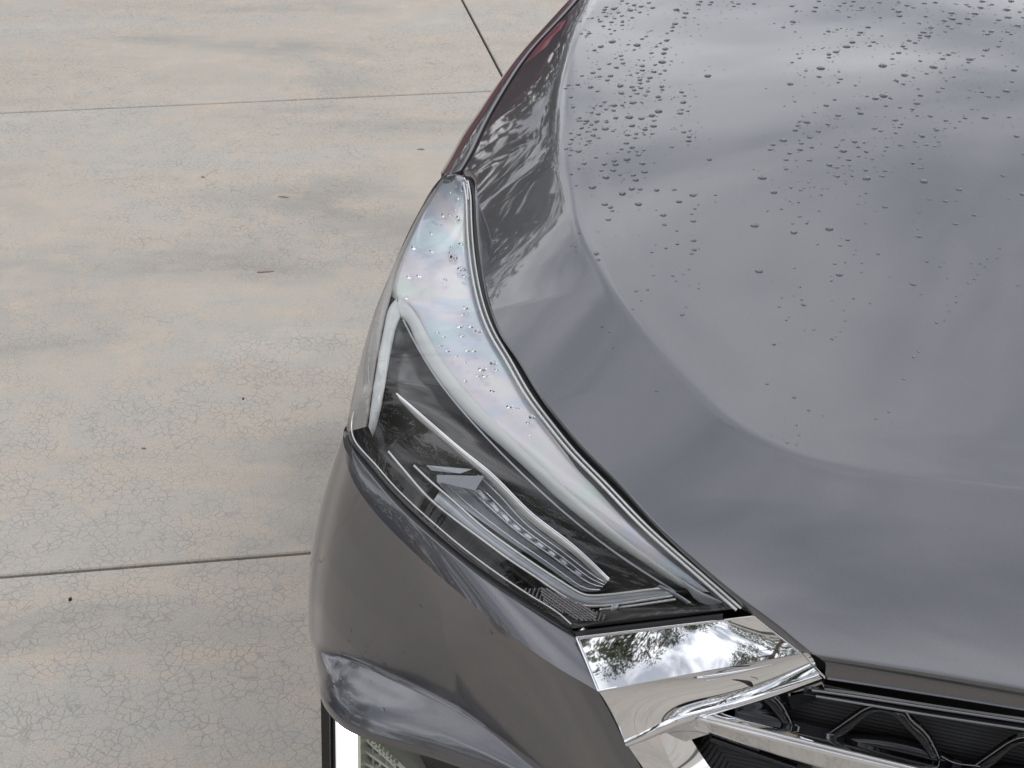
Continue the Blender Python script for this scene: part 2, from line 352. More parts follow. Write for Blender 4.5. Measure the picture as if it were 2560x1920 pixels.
# dark channel under the shut line
ch = MB(); A2 = P(ga[:, 0]-14, ga[:, 1], gz-.014); B2 = P(ga[:, 0]+20, ga[:, 1], gz-.014)
ch.grid(np.stack([A2, B2], 1)); part(ch.build('shut_line_seal', cavity))

# --- headlight lens
Rch = [(1161, 436), (1171, 452), (1177, 480), (1180, 530), (1184, 605), (1198, 706), (1221, 790), (1248, 848), (1270, 884), (1325, 980), (1381, 1056), (1440, 1128), (1510, 1200), (1612, 1306), (1728, 1410), (1855, 1520)]
Lch = [(1114, 433), (1089, 460), (1052, 520), (1023, 575), (988, 655), (954, 735), (930, 800), (907, 880), (888, 960), (874, 1030), (869, 1070), (875, 1098), (896, 1131), (927, 1168), (966, 1214), (1012, 1262), (1075, 1320), (1161, 1392), (1248, 1455), (1335, 1511), (1398, 1550), (1430, 1572)]
NR = 150
tt = np.linspace(0, 1, NR)
# correspondence: arc parameters of both chains are matched at a few stations
Rf = nspline(Rch, 400); Lf = nspline(Lch, 400)
def arcof(ch_, pt): return np.argmin(((ch_-np.array(pt))**2).sum(1))/(len(ch_)-1)
st = [((1161, 436), (1114, 433)), ((1180, 530), (1040, 543)), ((1184, 605), (988, 655)), ((1221, 790), (930, 800)), ((1270, 884), (897, 915)), ((1381, 1056), (869, 1070)), ((1510, 1200), (942, 1186)), ((1660, 1350), (1075, 1320)), ((1770, 1447), (1248, 1455)), ((1855, 1520), (1430, 1572))]
sR = [arcof(Rf, a) for a, _ in st]; sL = [arcof(Lf, b) for _, b in st]; sk = np.linspace(0, 1, len(st))
def smooth_key(ks, vals, t_):                         # monotone-ish smooth parameter map
    y = np.interp(t_, ks, vals); w = np.ones(15)/15; yp = np.pad(y, 7, mode='edge')
    z_ = np.convolve(yp, w, mode='valid'); z_[0] = vals[0]; z_[-1] = vals[-1]
    f_ = np.clip(np.minimum(np.arange(len(t_)), np.arange(len(t_))[::-1])/8, 0, 1); return z_*f_+y*(1-f_)
pR = nspline(Rch, 0, smooth_key(sk, sR, tt)); pL = nspline(Lch, 0, smooth_key(sk, sL, tt))
zR = solve(pR[:, 0]+10, pR[:, 1]-4, hood)[:, 2]-.006
zL = np.interp(np.array([arcof(Lf, q) for q in pL]), [arcof(Lf, q) for q in ((1114, 433), (988, 655), (907, 880), (869, 1070), (896, 1131), (1012, 1262), (1161, 1392), (1335, 1511), (1430, 1572))], [.974, .930, .890, .858, .851, .836, .821, .809, .802])
LA = P(pR[:, 0], pR[:, 1], zR); LB = P(pL[:, 0], pL[:, 1], zL)
rdl = unit(ray(pL[:, 0], pL[:, 1])); sf = sstep((1190-pL[:, 1])/420)[:, None]**.6           # 1 where the left edge is the silhouette
dn = unit(np.array([-.28, -.42, -.86])); Dl = unit(rdl*sf+dn*(1-sf))
ll = np.linalg.norm(LA-LB, axis=1)[:, None]
outd = unit((LB-LA)*np.array([1, 1, 0]))
gb = (1-.92*sstep((tt-.72)/.28)-.85*sstep((.10-tt)/.10))[:, None]; P1 = LA+((outd-ZZ*.10)*gb+unit(LB-LA)*(1-gb))*.40*ll; P2 = LB-Dl*np.minimum(.42*ll, .085)*gb-unit(LB-LA)*.33*ll*(1-gb)
LG = bez(LA, P1, P2, LB, 60)
# a round-off behind the silhouette
hid = np.stack([LB+Dl*.008, LB+Dl*.02+E1*.004, LB+Dl*.035+E1*.03], 1)
lamp = bpy.data.objects.new('headlight', None); COL.objects.link(lamp); part(lamp); lamp['label'] = 'swept back headlight with pearly upper edge'
lens_o = part(gridobj('lens', np.concatenate([LG, hid[:, :2]], 1), lensm), lamp)
# lens depth as a function of the pixel, to set the inner pieces a true distance below it
lg = LG[::2, ::2].reshape(-1, 3); lgp = proj(lg); lgd = (lg-C0)@FW
def ldepth(u, v):
    u = np.ravel(u); v = np.ravel(v); out = []
    for x_, y_ in zip(u, v):
        d2 = (lgp[:, 0]-x_)**2+(lgp[:, 1]-y_)**2; k = np.argpartition(d2, 6)[:6]; w = 1/(d2[k]+2); out.append((w*lgd[k]).sum()/w.sum())
    return np.array(out)
def IN(px, off):                                      # points `off` metres behind the lens along the view axis
    px = np.asarray(px, float); d_ = ldepth(px[:, 0], px[:, 1]); d_ = np.convolve(np.pad(d_, 3, mode='edge'), np.ones(7)/7, 'valid') if len(d_) > 12 else d_
    return C0+ray(px[:, 0], px[:, 1])*(d_+off)[:, None]
def band(name, top_, bot_, m, off_t=.02, off_b=.02, thick=.006, n_=70, crown=0.0, rows=5, **kw):
    """a strip between two pixel curves, set behind the lens, with a crowned face and real thickness"""
    a_ = nspline(top_, n_); b_ = nspline(bot_, n_); A = IN(a_, off_t); B = IN(b_, off_b)
    t_ = np.linspace(0, 1, rows)[None, :, None]; F_ = A[:, None]*(1-t_)+B[:, None]*t_
    vd = unit(F_.mean(1)-C0)[:, None]; F_ = F_-vd*crown*(4*t_*(1-t_))
    sec = np.concatenate([F_, F_[:, ::-1]+vd*thick], 1)
    q_ = MB(); q_.grid(sec, close=True); k = sec.shape[1]; q_.add(sec[0], [tuple(range(k))]); q_.add(sec[-1], [tuple(range(k))[::-1]])
    o_ = q_.build(name, m, **kw); part(o_, lamp); return o_
# the inner pan (housing): the lens outline sunk to a bowl
ii = np.linspace(0, 1, 60)[None, :, None]; jj = np.clip(np.minimum(tt, 1-tt)/.06, 0, 1)[:, None, None]
sink = .055*np.minimum(sstep(ii/.12), sstep((1-ii)/.10))*sstep(jj)+.004
vdl = unit(LG-C0); part(gridobj('housing', LG+vdl*sink, housem), lamp)
# black rim seal round the lens: sits in the gap to bonnet and bumper
def rim(name, pxa, pxb, za, zb_, m, par, n_=220, rnd=.004):
    a_ = nspline(pxa, n_); b_ = nspline(pxb, n_); A = P(a_[:, 0], a_[:, 1], za(a_) if callable(za) else za); B = P(b_[:, 0], b_[:, 1], zb_(b_) if callable(zb_) else zb_)
    t_ = np.linspace(0, 1, 6)[None, :, None]; F_ = A[:, None]*(1-t_)+B[:, None]*t_-ZZ*rnd*(1-4*t_*(1-t_))
    return part(gridobj(name, F_, m), par)
# seals beneath the edges, following lens edge points in space
def seal_strip(name, pts, outv, w, down, m, par):
    A = pts+unit(np.gradient(pts, axis=0))*0; t_ = np.linspace(-.35, 1, 7)[None, :, None]
    G = A[:, None]+outv[:, None]*w*t_-ZZ*(down*(.6+.8*np.abs(t_-.3)))
    return part(gridobj(name, G, m), par)
eR = LA; oR = unit(LA-LB); eL = LB
seal_strip('edge_seal', LA[:-5], unit((LA-LB)*np.array([1, 1, 0]))[:-5], np.interp(tt[:-5], [0, .8, 1], [.034, .030, .010])[:, None, None], .007, rubber, lamp)
bt = np.argmax(pL[:, 1] > 1075)
tip = bez(LA[-1:], LA[-1:]*.66+LB[-1:]*.34, LA[-1:]*.33+LB[-1:]*.67, LB[-1:], 30)[0]
seal_strip('edge_seal', tip[3:], np.tile(unit(np.array([.05, -.8, -.5])), (27, 1)), .004, .004, rubber, lamp)
seal_strip('edge_seal', LB[bt:], np.tile(unit(np.array([-.55, -.75, -.25])), (NR-bt, 1)), .008, .004, rubber, lamp)
# glints of the rounded lens edge, drawn as two bright tubes, bonnet side
for off_, r_, nm in ((2.0, .0013, 'trim_glint_strip'), (14.0, .0015, 'trim_glint_strip')):
    src = nspline([(x-off_*.95, y+off_*.35) for x, y in Rch[1:]], 160)
    q_ = MB(); q_.tube(IN(src, .0015), r_, 8); part(q_.build(nm, trimm), lamp)
q_ = MB(); s1 = nspline([(1112+4, 440), (1140, 437), (1160, 446), (1168, 470), (1170, 500)], 40); q_.tube(IN(s1, .003), .0011, 8); part(q_.build('trim_glint_strip', chrome), lamp)
q_ = MB(); q_.tube(IN(nspline([(x+dx_, y+dy_) for (x, y), (dx_, dy_) in zip(Lch[9:], [(10, 0), (10, 4), (12, 3), (12, -2), (12, -6), (10, -9), (9, -11), (9, -12), (8, -13), (7, -13), (6, -13), (5, -12), (-2, -11)])], 140), .003), .0009, 6); part(q_.build('trim_glint_strip', trimm), lamp)
# bezel with painted sheen between the light guide and the bonnet edge
bez_top = [(1114, 437), (1140, 438), (1160, 446), (1170, 480), (1173, 530), (1175, 610), (1190, 712), (1212, 795), (1262, 890), (1318, 985), (1374, 1062), (1432, 1134), (1502, 1208), (1600, 1316), (1700, 1406), (1790, 1480)]
bez_bot = [(1108, 441), (1092, 462), (1058, 520), (1030, 576), (995, 656), (968, 722), (985, 746), (1010, 760), (1060, 850), (1112, 935), (1180, 1020), (1290, 1130), (1400, 1240), (1560, 1370), (1722, 1478)]
band('bezel', bez_top, bez_bot, sheen_bezel, .012, .022, .004, 120, .006, 9)
band('side_bezel', [(1106, 446), (1051, 530), (1022, 585), (986, 662), (953, 742), (929, 806), (906, 887), (887, 966), (875, 1030), (872, 1078)],
     [(1110, 452), (1062, 530), (1032, 590), (1000, 662), (976, 745), (960, 812), (948, 872), (936, 940), (926, 1010), (918, 1066)], sideb, .004, .018, .003, 110, .002, 6)
# light guide: an inverted V
band('light_guide', [(998, 742), (1022, 762), (1065, 830), (1118, 915), (1190, 1004), (1300, 1115), (1420, 1225), (1560, 1345), (1735, 1470)],
     [(986, 790), (1004, 795), (1038, 852), (1094, 945), (1168, 1036), (1282, 1142), (1403, 1254), (1549, 1367), (1705, 1470)], guide, .014, .024, .008, 110, .004, 7)
band('light_guide', [(992, 745), (975, 765), (962, 810), (950, 870), (938, 940), (928, 1010), (921, 1066)],
     [(1000, 795), (993, 812), (981, 860), (970, 920), (958, 990), (944, 1055), (932, 1092)], guide, .012, .022, .008, 80, .003, 7)
# thin bright edge line below the guide
q_ = MB(); q_.tube(IN(nspline([(1008, 800), (1040, 862), (1098, 955), (1172, 1046), (1280, 1160), (1400, 1272), (1545, 1386), (1690, 1480)], 120), .026), .0010, 6); part(q_.build('trim_glint_strip', satin), lamp)
# dark blade with bright upper edge
band('blade', [(991, 984), (1050, 1035), (1109, 1087), (1170, 1138), (1225, 1183), (1330, 1286), (1420, 1355), (1523, 1450)],
     [(1000, 1001), (1045, 1050), (1100, 1095), (1165, 1150), (1218, 1196), (1318, 1298), (1410, 1368), (1512, 1457)], trimm, .018, .022, .006, 100, .001, 4)
q_ = MB(); q_.tube(IN(nspline([(991, 984), (1050, 1034), (1109, 1085), (1170, 1136), (1225, 1180), (1330, 1283), (1420, 1352), (1523, 1447)], 100), .020), .0009, 6); part(q_.build('trim_glint_strip', chrome), lamp)
# the lower silver band: two bright rails with a satin face between, turned at the corner
railA = [(971, 1129), (1020, 1187), (1069, 1242), (1127, 1291), (1200, 1345), (1272, 1398), (1350, 1450), (1420, 1497), (1447, 1510)]
railA2 = [(1447, 1510), (1470, 1515), (1500, 1515), (1590, 1503), (1682, 1489)]
railB = [(1035, 1164), (1080, 1207), (1127, 1247), (1200, 1312), (1272, 1366), (1350, 1420), (1420, 1465), (1447, 1481)]
railB2 = [(1447, 1481), (1466, 1488), (1490, 1489), (1570, 1481), (1656, 1470)]
band('reflector_band', [(1082, 1254)]+railA[3:]+railA2[1:], [(1100, 1226)]+railB[2:]+railB2[1:], satin, .024, .030, .006, 130, .002, 6)
for r_ in (railA+railA2[1:], railB+railB2[1:], [(1500, 1524), (1590, 1513), (1690, 1498)]):
    q_ = MB(); q_.tube(IN(nspline(r_, 120), .0215), .0013, 6); part(q_.build('chrome_rail', trimm), lamp)
# lamp module: mirrored trough with stepped facets under a clear cover
modT = [(1210, 1186), (1262, 1235), (1318, 1300), (1410, 1372), (1460, 1412), (1518, 1455)]
modB = [(1092, 1204), (1130, 1245), (1200, 1300), (1272, 1352), (1350, 1405), (1420, 1455), (1462, 1478), (1497, 1478)]
mt_, mb_ = nspline(modT, 50), nspline(modB, 50)
A, B = IN(mt_, .030), IN(mb_, .030)
t_ = np.array([0, .28, .30, .42, .44, .60, .62, .80, .82, 1.0]); dep = np.array([.0, .018, .020, .012, .022, .022, .015, .010, .004, .0])
vd = unit((A+B)/2-C0)
G = A[:, None]*(1-t_)[None, :, None]+B[:, None]*t_[None, :, None]+vd[:, None]*(dep+.004)[None, :, None]
q_ = MB(); q_.grid(G, smooth=False); mod = part(q_.build('lamp_module', modm), lamp)
def sub(o_): o_.parent = mod; return o_
sub(gridobj('module_cover', A[:, None]*(1-np.linspace(0, 1, 8))[None, :, None]+B[:, None]*np.linspace(0, 1, 8)[None, :, None]-vd[:, None]*.004*np.sin(np.linspace(0, np.pi, 8))[None, :, None], glassm))
for k in range(9):                                    # the row of small cells
    f_ = .16+.085*k; i0 = int(f_*49); c_ = (A[i0]*.58+B[i0]*.42)+vd[i0]*.006; ax = unit(A[min(i0+2, 49)]-A[i0]); sz = .0075*(1-.05*k)
    q_ = MB(); bx = unit(B[i0]-A[i0])
    vv = [c_+ax*sz*sx_*(1-.45*(h_ > 0))+bx*sz*.45*sy_*(1-.45*(h_ > 0))-vd[i0]*.006*h_ for h_ in (0, 1) for sx_, sy_ in ((-1, -1), (1, -1), (1, 1), (-1, 1))]
    q_.add(vv, [(4, 5, 6, 7), (0, 1, 5, 4), (1, 2, 6, 5), (2, 3, 7, 6), (3, 0, 4, 7)], False); sub(q_.build('light_cell', mirror))
for off_ in (.0, .18, .40, .72):                        # fine ribs along the trough
    q_ = MB(); pth = A*(1-off_-.12)+B*(off_+.12); q_.tube(pth+vd*.003, .0007, 5); sub(q_.build('trough_rib', chrome))
# the wedge prism at the module's outer end
w0 = IN([(1092, 1187), (1210, 1190), (1188, 1226), (1092, 1204)], .022); w1 = IN([(1098, 1192), (1190, 1196), (1178, 1216), (1100, 1200)], .034)
q_ = MB(); q_.add(list(w0)+list(w1), [(0, 1, 2, 3), (0, 4, 5, 1), (1, 5, 6, 2), (2, 6, 7, 3), (3, 7, 4, 0), (7, 6, 5, 4)], False); sub(q_.build('prism', satin))
w0 = IN([(1066, 1163), (1180, 1173), (1150, 1184), (1078, 1176)], .030)
q_ = MB(); q_.add(list(w0), [(0, 1, 2, 3)], False); w0b = w0+vd[0]*.004; q_.add(list(w0b), [(3, 2, 1, 0)], False); sub(q_.build('prism', satin))
# reflex mesh: crossing ribs
q_ = MB()
def inmesh(u, v):
    c1 = v-(1463+.44*(u-1346)); c2 = v-(1500+.50*(u-1346)) ; return (c1 > 0 and c2 < 0 and v < 1552 and v > 1470+max(0, (u-1470))*1.05)
us = np.arange(1340, 1545, 1.0)
def ribline(slope, u0, v0):
    pts = []
    for s_ in np.linspace(-90, 90, 121):
        u = u0+s_*math.cos(slope); v = v0+s_*math.sin(slope)
        if inmesh(u, v): pts.append((u, v))
    return pts
for k in range(-4, 40):
    for sl, in ((R(35),), (R(110),)):
        if sl > 1.5: u0, v0 = 1346+k*9.5, 1478+k*4.2
        else: u0, v0 = 1400+k*2.4, 1430+k*9.0
        pts = ribline(sl, u0, v0)
        if len(pts) > 8: q_.tube(IN(nspline([pts[0], pts[len(pts)//2], pts[-1]], 6), .0035), .0010, 5)
o_ = q_.build('reflex_mesh', ribm); o_['kind'] = 'stuff'; part(o_, lamp)
# plate behind the mesh and inner end facets
band('end_plate', [(1395, 1552), (1500, 1543), (1660, 1524), (1830, 1512)], [(1425, 1572), (1520, 1562), (1670, 1546), (1845, 1522)], mattb, .006, .006, .004, 40)
band('end_facet', [(1700, 1445), (1750, 1478), (1800, 1500), (1835, 1520)], [(1722, 1478), (1740, 1500), (1770, 1514), (1800, 1524)], satin, .010, .016, .004, 20)
band('end_facet', [(1530, 1510), (1548, 1508)], [(1522, 1538), (1538, 1530)], satin, .016, .018, .003, 6, rows=2)
band('end_facet', [(1650, 1462), (1690, 1482), (1728, 1506)], [(1642, 1466), (1682, 1488), (1718, 1511)], satin, .014, .018, .003, 12, rows=3)

# --- bumper
ZRK = ([-.2, 0, .04, .10, .17, .22, .3, .4], [.600, .608, .628, .655, .660, .648, .59, .53])
FFK = ([-.2, 0, .03, .06, .10, .15, .19, .24, .30, .4], [0, 0, .004, .018, .044, .054, .044, .020, .005, 0])
Sx = [(865, 1078), (873, 1102), (890, 1137), (921, 1178), (960, 1226), (1006, 1276), (1069, 1334), (1156, 1406), (1243, 1469), (1330, 1524), (1395, 1565), (1440, 1590)]
R0x = [(858, 1085), (862, 1125), (870, 1170), (896, 1225), (954, 1300), (1011, 1358), (1127, 1465), (1243, 1560), (1400, 1673), (1460, 1708), (1491, 1726)]
Sz = [(0, .853), (.1, .849), (.3, .839), (.5, .828), (.75, .813), (1, .800)]
R0z = [(0, .848), (.06, .840), (.15, .829), (.3, .817), (.5, .805), (.75, .795), (1, .785)]
nb = 140; tb = np.linspace(0, 1, nb)
SP = nspline(Sx, nb); RP = nspline(R0x, nb); sm31 = lambda z: np.convolve(np.pad(z, 15, mode='reflect', reflect_type='odd'), np.ones(31)/31, 'valid'); S3 = P(SP[:, 0], SP[:, 1], sm31(sm31(key(tb, Sz)))); R3 = P(RP[:, 0], RP[:, 1], sm31(sm31(key(tb, R0z))))
t_ = np.linspace(0, 1, 14)[None, :, None]; SH = S3[:, None]*(1-t_)+R3[:, None]*t_+ZZ*.0015*(4*t_*(1-t_))
turn = np.stack([S3-ZZ*.02+E2*.01, S3-ZZ*.003], 1)
bump = MB(); bump.grid(np.concatenate([turn, SH], 1))
# main face: plan curve (from behind the corner round to the grille) pushed out by a height profile
plan = np.concatenate([[R3[0]+E2*.22-E1*.006, R3[0]+E2*.10-E1*.004, R3[0]+E2*.04-E1*.002], R3[::6]])
nf = 240; PL = nspline(plan, nf); tg = np.gradient(PL*np.array([1, 1, 0]), axis=0); onv = unit(np.stack([tg[:, 1], -tg[:, 0], tg[:, 2]*0], -1))
if onv[nf//2] @ np.array([-1, -1, 0]) < 0: onv = -onv
i0 = np.argmin(np.linalg.norm(PL-R3[0], axis=1)); sa = np.concatenate([[0], np.cumsum(np.linalg.norm(np.diff(PL[:, :2], axis=0), axis=1))]); sa -= sa[i0]
lf = np.interp(sa, [0, .05, .20], [1, .8, 0])
def om(dz, w): return np.interp(dz, [0, .02, .05, .10, .16, .24], [0, .007, .018, .033, .045, .050])*w+np.interp(dz, [0, .02, .06, .12, .2, .3], [0, .001, .002, .002, .002, .002])*(1-w)
zr = np.interp(sa, *ZRK); zr = np.convolve(np.pad(zr, 8, mode='edge'), np.ones(17)/17, 'valid')
Ff = np.interp(sa, *FFK); Ff = np.convolve(np.pad(Ff, 8, mode='edge'), np.ones(17)/17, 'valid')
rows = []
for q in np.linspace(0, 1, 50):
    z_ = PL[:, 2]+(zr-PL[:, 2])*q; dz = PL[:, 2]-z_
    o1 = np.array([om(a, b) for a, b in zip(dz, lf)]); sh_ = dz*.52*sstep((sa-.14)/.17)
    rows.append(np.concatenate([(PL[:, :2]+onv[:, :2]*o1[:, None]+E1[:2]*sh_[:, None]), z_[:, None]], 1))
last = rows[-1]; o3 = np.concatenate([onv[:, :2], 0*onv[:, :1]], 1)
# the scoop: a concave turn outwards, a nearly flat shelf, a rounded nose and a short return
prof = [(0, 0), (.03, .0035), (.08, .006), (.18, .009), (.34, .013), (.50, .0175), (.64, .023), (.76, .030), (.86, .038), (.93, .046), (.97, .053), (.985, .060)]
pr_ = nspline(np.array(prof), 60)
for x_, y_ in pr_: rows.append(last+o3*(Ff*x_-.012*(1-np.minimum(1, Ff/.05))*(y_/.066)**2)[:, None]-ZZ*y_*(.5+.22*np.minimum(1, Ff/.05))[:, None])
FC = np.stack(rows, 1); wS = (1-np.clip(Ff/.03, 0, 1))[:, None, None]; pad_ = np.pad(FC, ((0, 0), (9, 9), (0, 0)), mode='edge'); FS = sum(pad_[:, i:i+FC.shape[1]] for i in range(19))/19; keep = np.clip(np.minimum(np.arange(FC.shape[1]), np.arange(FC.shape[1])[::-1])/9, 0, 1)[None, :, None]; FC = FC*(1-wS*keep)+FS*wS*keep; FC += (sstep((sa-(sa[-1]-.025))/.025)**2*.008)[:, None, None]*E2
lst = FC[:, -1]; FC2 = np.concatenate([FC, (lst-o3*.006-ZZ*.001)[:, None], (lst-o3*.045+ZZ*.004)[:, None]], 1)
bump.grid(FC2); part(bump.build('bumper', paint))
lowb = np.stack([lst-o3*.045+ZZ*.0, lst-o3*.10-ZZ*.15, (lst-o3*.07)*np.array([1, 1, 0])+ZZ*.20], 1); part(gridobj('lower_bumper_block', lowb[i0+60:], mattb))  # mass out of view, added to block light below the scoop

# --- daytime running lamp under the scoop
def Qp(px, b): px = np.asarray(px, float); return Q(px[:, 0], px[:, 1], b)
drlo = bpy.data.objects.new('running_lamp', None); COL.objects.link(drlo); part(drlo); drlo['label'] = 'lit white running lamp in the bumper corner'
def prism(name, px, b, depth, m, par, **kw):
    f_ = Qp(px, b); bk = f_+E2*depth; k = len(px); q_ = MB()
    q_.add(list(f_)+list(bk), [tuple(range(k)), tuple(range(2*k-1, k-1, -1))]+[(i, k+i, k+(i+1) % k, (i+1) % k) for i in range(k)], False)
    return part(q_.build(name, m, **kw), par)
prism('light_strip', [(838, 1740), (884, 1780), (885, 2000), (843, 2000)], 1.115, .02, drl, drlo)
prism('lamp_surround', [(801, 1690), (822, 1700), (826, 2010), (806, 2010)], 1.105, .05, mattb, drlo)
prism('lamp_surround', [(822, 1700), (837, 1712), (841, 2010), (826, 2010)], 1.110, .05, black, drlo)
prism('lamp_surround', [(800, 1660), (1200, 1660), (1240, 2010), (808, 2010)], 1.150, .03, cavity, drlo)
fogm = mat('fog_lamp_rim', (.78, .80, .68), .18, .3)
prism('fog_lamp_bezel', [(893, 1780), (901, 1790), (903, 2010), (895, 2010)], 1.085, .03, fogm, drlo)
prism('fog_lamp_bezel', [(903, 1815), (1020, 1925), (1070, 1975), (1062, 1981), (1012, 1932), (903, 1828)], 1.09, .03, fogm, drlo)
prism('fog_lamp_mirror', [(908, 1815), (1060, 1960), (1060, 2010), (910, 2010)], 1.12, .01, housem, drlo)
for k in range(7):
    prism('fog_lamp_rib', [(912+k*17, 1822+k*16), (917+k*17, 1827+k*16), (920+k*17, 2010), (915+k*17, 2010)], 1.104-.004*(k % 2), .008, (fogm, modm)[k % 2], drlo)
for k in range(3):
    prism('fog_lamp_step', [(914, 1846+k*30), (990+k*20, 1915+k*30), (990+k*20, 1922+k*30), (914, 1853+k*30)], 1.098, .006, fogm, drlo)
prism('fog_lamp_lens', [(900, 1792), (1075, 1945), (1075, 2010), (902, 2010)], 1.08, .003, glassm, drlo)

for k in range(9):
    u0, v0 = 908+k*9.5, 1836+k*9.0
    prism('fog_lamp_bead', [(u0, v0), (u0+5, v0-1), (u0+8, v0+5), (u0+3, v0+7)], 1.083, .006, fogm, drlo)
# --- chrome trim piece
tr = MB()
def facet(pts, n_=14, bulge=0., m_=14, flip=False):
    a, b, c, d = [P(*q) for q in pts]; s_ = np.linspace(0, 1, n_)[:, None, None]; t__ = np.linspace(0, 1, m_)[None, :, None]
    G = (a*(1-t__)+b*t__)*(1-s_)+(d*(1-t__)+c*t__)*s_
    nn = unit(np.cross(b-a, d-a)); nn = nn if nn@(a-C0) < 0 else -nn
    return G+nn*bulge*(16*s_*(1-s_)*t__*(1-t__))
tl_, tr_, fr_, fl_ = (1443, 1595, .802), (1885, 1542, .872), (2000, 1633, .852), (1495, 1727, .786)
tr.grid(facet([tl_, tr_, fr_, fl_], 20, .0012, 20))
def curve3(keys, n_): k = nspline(keys, n_); return P(k[:, 0], k[:, 1], k[:, 2])
def curveb(keys, n_): k = nspline(keys, n_); return Q(k[:, 0], k[:, 1], k[:, 2])
fold = curve3([(1495, 1727, .786), (1600, 1707, .797), (1700, 1688, .809), (1834, 1663, .828), (1930, 1645, .842), (2000, 1633, .852)], 60)
bev = curveb([(1560, 1850, .970), (1600, 1833, .970), (1652, 1807, .972), (1776, 1768, .980), (1921, 1722, .986), (2044, 1678, .986)], 60)
t_ = np.linspace(0, 1, 22)[None, :, None]
F2_ = fold[:, None]*(1-t_)+bev[:, None]*t_+E2*.009*(4*t_*(1-t_))*(np.linspace(.35, 1, 60)[:, None, None])
tr.grid(F2_)
lowe = curveb([(1574, 1866, .970), (1620, 1850, .971), (1684, 1822, .974), (1776, 1790, .981), (1921, 1747, .986), (2062, 1696, .985)], 60)
t5 = np.linspace(0, 1, 8)[None, :, None]
tr.grid(bev[:, None]*(1-t5)+lowe[:, None]*t5-E2*.003*(4*t5*(1-t5)))
tr.grid(np.stack([lowe, lowe+E2*.004-ZZ*.004, lowe+E2*.012-ZZ*.03], 1))
# leg going down beside the grille
lg0 = curveb([(1560, 1850, .970), (1608, 1920, .970), (1700, 2060, .970)], 30); lg1 = curveb([(1640, 1812, .971), (1684, 1920, .970), (1790, 2060, .968)], 30)
lg2 = curveb([(1684, 1822, .976), (1745, 1920, .978), (1850, 2060, .978)], 30)
t6 = np.linspace(0, 1, 12)[None, :, None]
tr.grid(lg0[:, None]*(1-t6)+lg1[:, None]*t6); lg1f = lg1
tr.grid((lg1f[:, None]*(1-t6)+(lg2+E2*.016)[:, None]*t6))
tr.grid(np.stack([lg2+E2*.016, lg2+E2*.08], 1))
# outer borders
out0 = np.concatenate([curve3([(1443, 1595, .802), (1495, 1727, .786)], 20), curveb([(1560, 1850, .970), (1608, 1920, .970), (1700, 2060, .970)], 60)])
tr.grid(np.stack([out0, out0-E1*.003+E2*.004, out0-E1*.001+E2*.03], 1))
out1 = curve3([(1443, 1595, .802), (1660, 1569, .838), (1885, 1542, .872)], 40); tr.grid(np.stack([out1, out1+E2*.002-ZZ*.001, out1+E2*.003-ZZ*.006], 1))
out2 = curve3([(1885, 1542, .872), (1945, 1588, .862), (2000, 1633, .852), (2044, 1678, .835), (2062, 1696, .826)], 40); tr.grid(np.stack([out2, out2+E2*.002-ZZ*.001], 1))
trim = part(tr.build('chrome_trim', chrome))
# bright edge bead round the upper facet
for pts, r_ in (([(1441, 1594, .803), (1660, 1568, .839), (1886, 1541, .873)], .0011), ([(1441, 1594, .803), (1468, 1660, .795), (1495, 1727, .787)], .0009), ([(1886, 1541, .873), (1945, 1587, .863), (2002, 1633, .853), (2044, 1676, .836), (2064, 1696, .826)], .0011), ([(1495, 1727, .787), (1600, 1707, .798), (1700, 1688, .810)], .0010)):
    q_ = MB(); q_.tube(curve3(pts, 30) if len(pts) > 2 else curve3(pts, 2), r_, 8); o_ = q_.build('edge_bead', chrome); o_.parent = trim
# dark gap filler behind trim/headlight/bonnet corner
gf = P(np.array([1405, 1860, 2000, 1500]), np.array([1560, 1505, 1620, 1700]), np.array([.775, .835, .82, .755]))
q_ = MB(); q_.add(list(gf)+list(gf-ZZ*.02), [(0, 1, 2, 3), (7, 6, 5, 4)], False); part(q_.build('gap_filler', cavity))

# --- grille
gr = bpy.data.objects.new('grille', None); COL.objects.link(gr); part(gr); gr['label'] = 'black mesh grille with a chrome bar'
def gprism(name, px, b, depth, m): return prism(name, px, b, depth, m, gr)
gprism('grille_back', [(1650, 1690), (2900, 1690), (2900, 2500), (1650, 2500)], 1.09, .01, cavity)
BG = .955
def gtube(name, px, b, r_, m, flat=1., n_=50, dv=0.):
    k = nspline(px, n_); q_ = MB(); q_.tube(Q(k[:, 0], k[:, 1], b), r_, 10, flat=flat); return part(q_.build(name, m), gr)
def gband(name, top_, bot_, b0, b1, m, th_=.012, n_=60, crown=0., rows=6):
    a_ = nspline(top_, n_); c_ = nspline(bot_, n_); A = Q(a_[:, 0], a_[:, 1], b0); B = Q(c_[:, 0], c_[:, 1], b1); t_ = np.linspace(0, 1, rows)[None, :, None]
    F_ = A[:, None]*(1-t_)+B[:, None]*t_-E2*crown*4*t_*(1-t_); sec = np.concatenate([F_, F_[:, ::-1]+E2*th_], 1); q_ = MB(); q_.grid(sec, close=True)
    k = sec.shape[1]; q_.add(sec[0], [tuple(range(k))]); q_.add(sec[-1], [tuple(range(k))[::-1]]); return part(q_.build(name, m), gr)
# top bar (gloss black with its grazing highlights painted as two grey tubes)
gband('top_bar', [(2010, 1722), (2047, 1726), (2300, 1764), (2560, 1803), (2800, 1839)], [(2012, 1734), (2060, 1742), (2300, 1783), (2560, 1823), (2800, 1860)], .972, .968, black, .004, 60, .004)
for px in ([(2030, 1725), (2150, 1742), (2300, 1765), (2560, 1804), (2800, 1840)], [(2040, 1740), (2150, 1758), (2300, 1783), (2560, 1823), (2800, 1860)]): gtube('bar_highlight', px, .966, .0013, edge_hi)
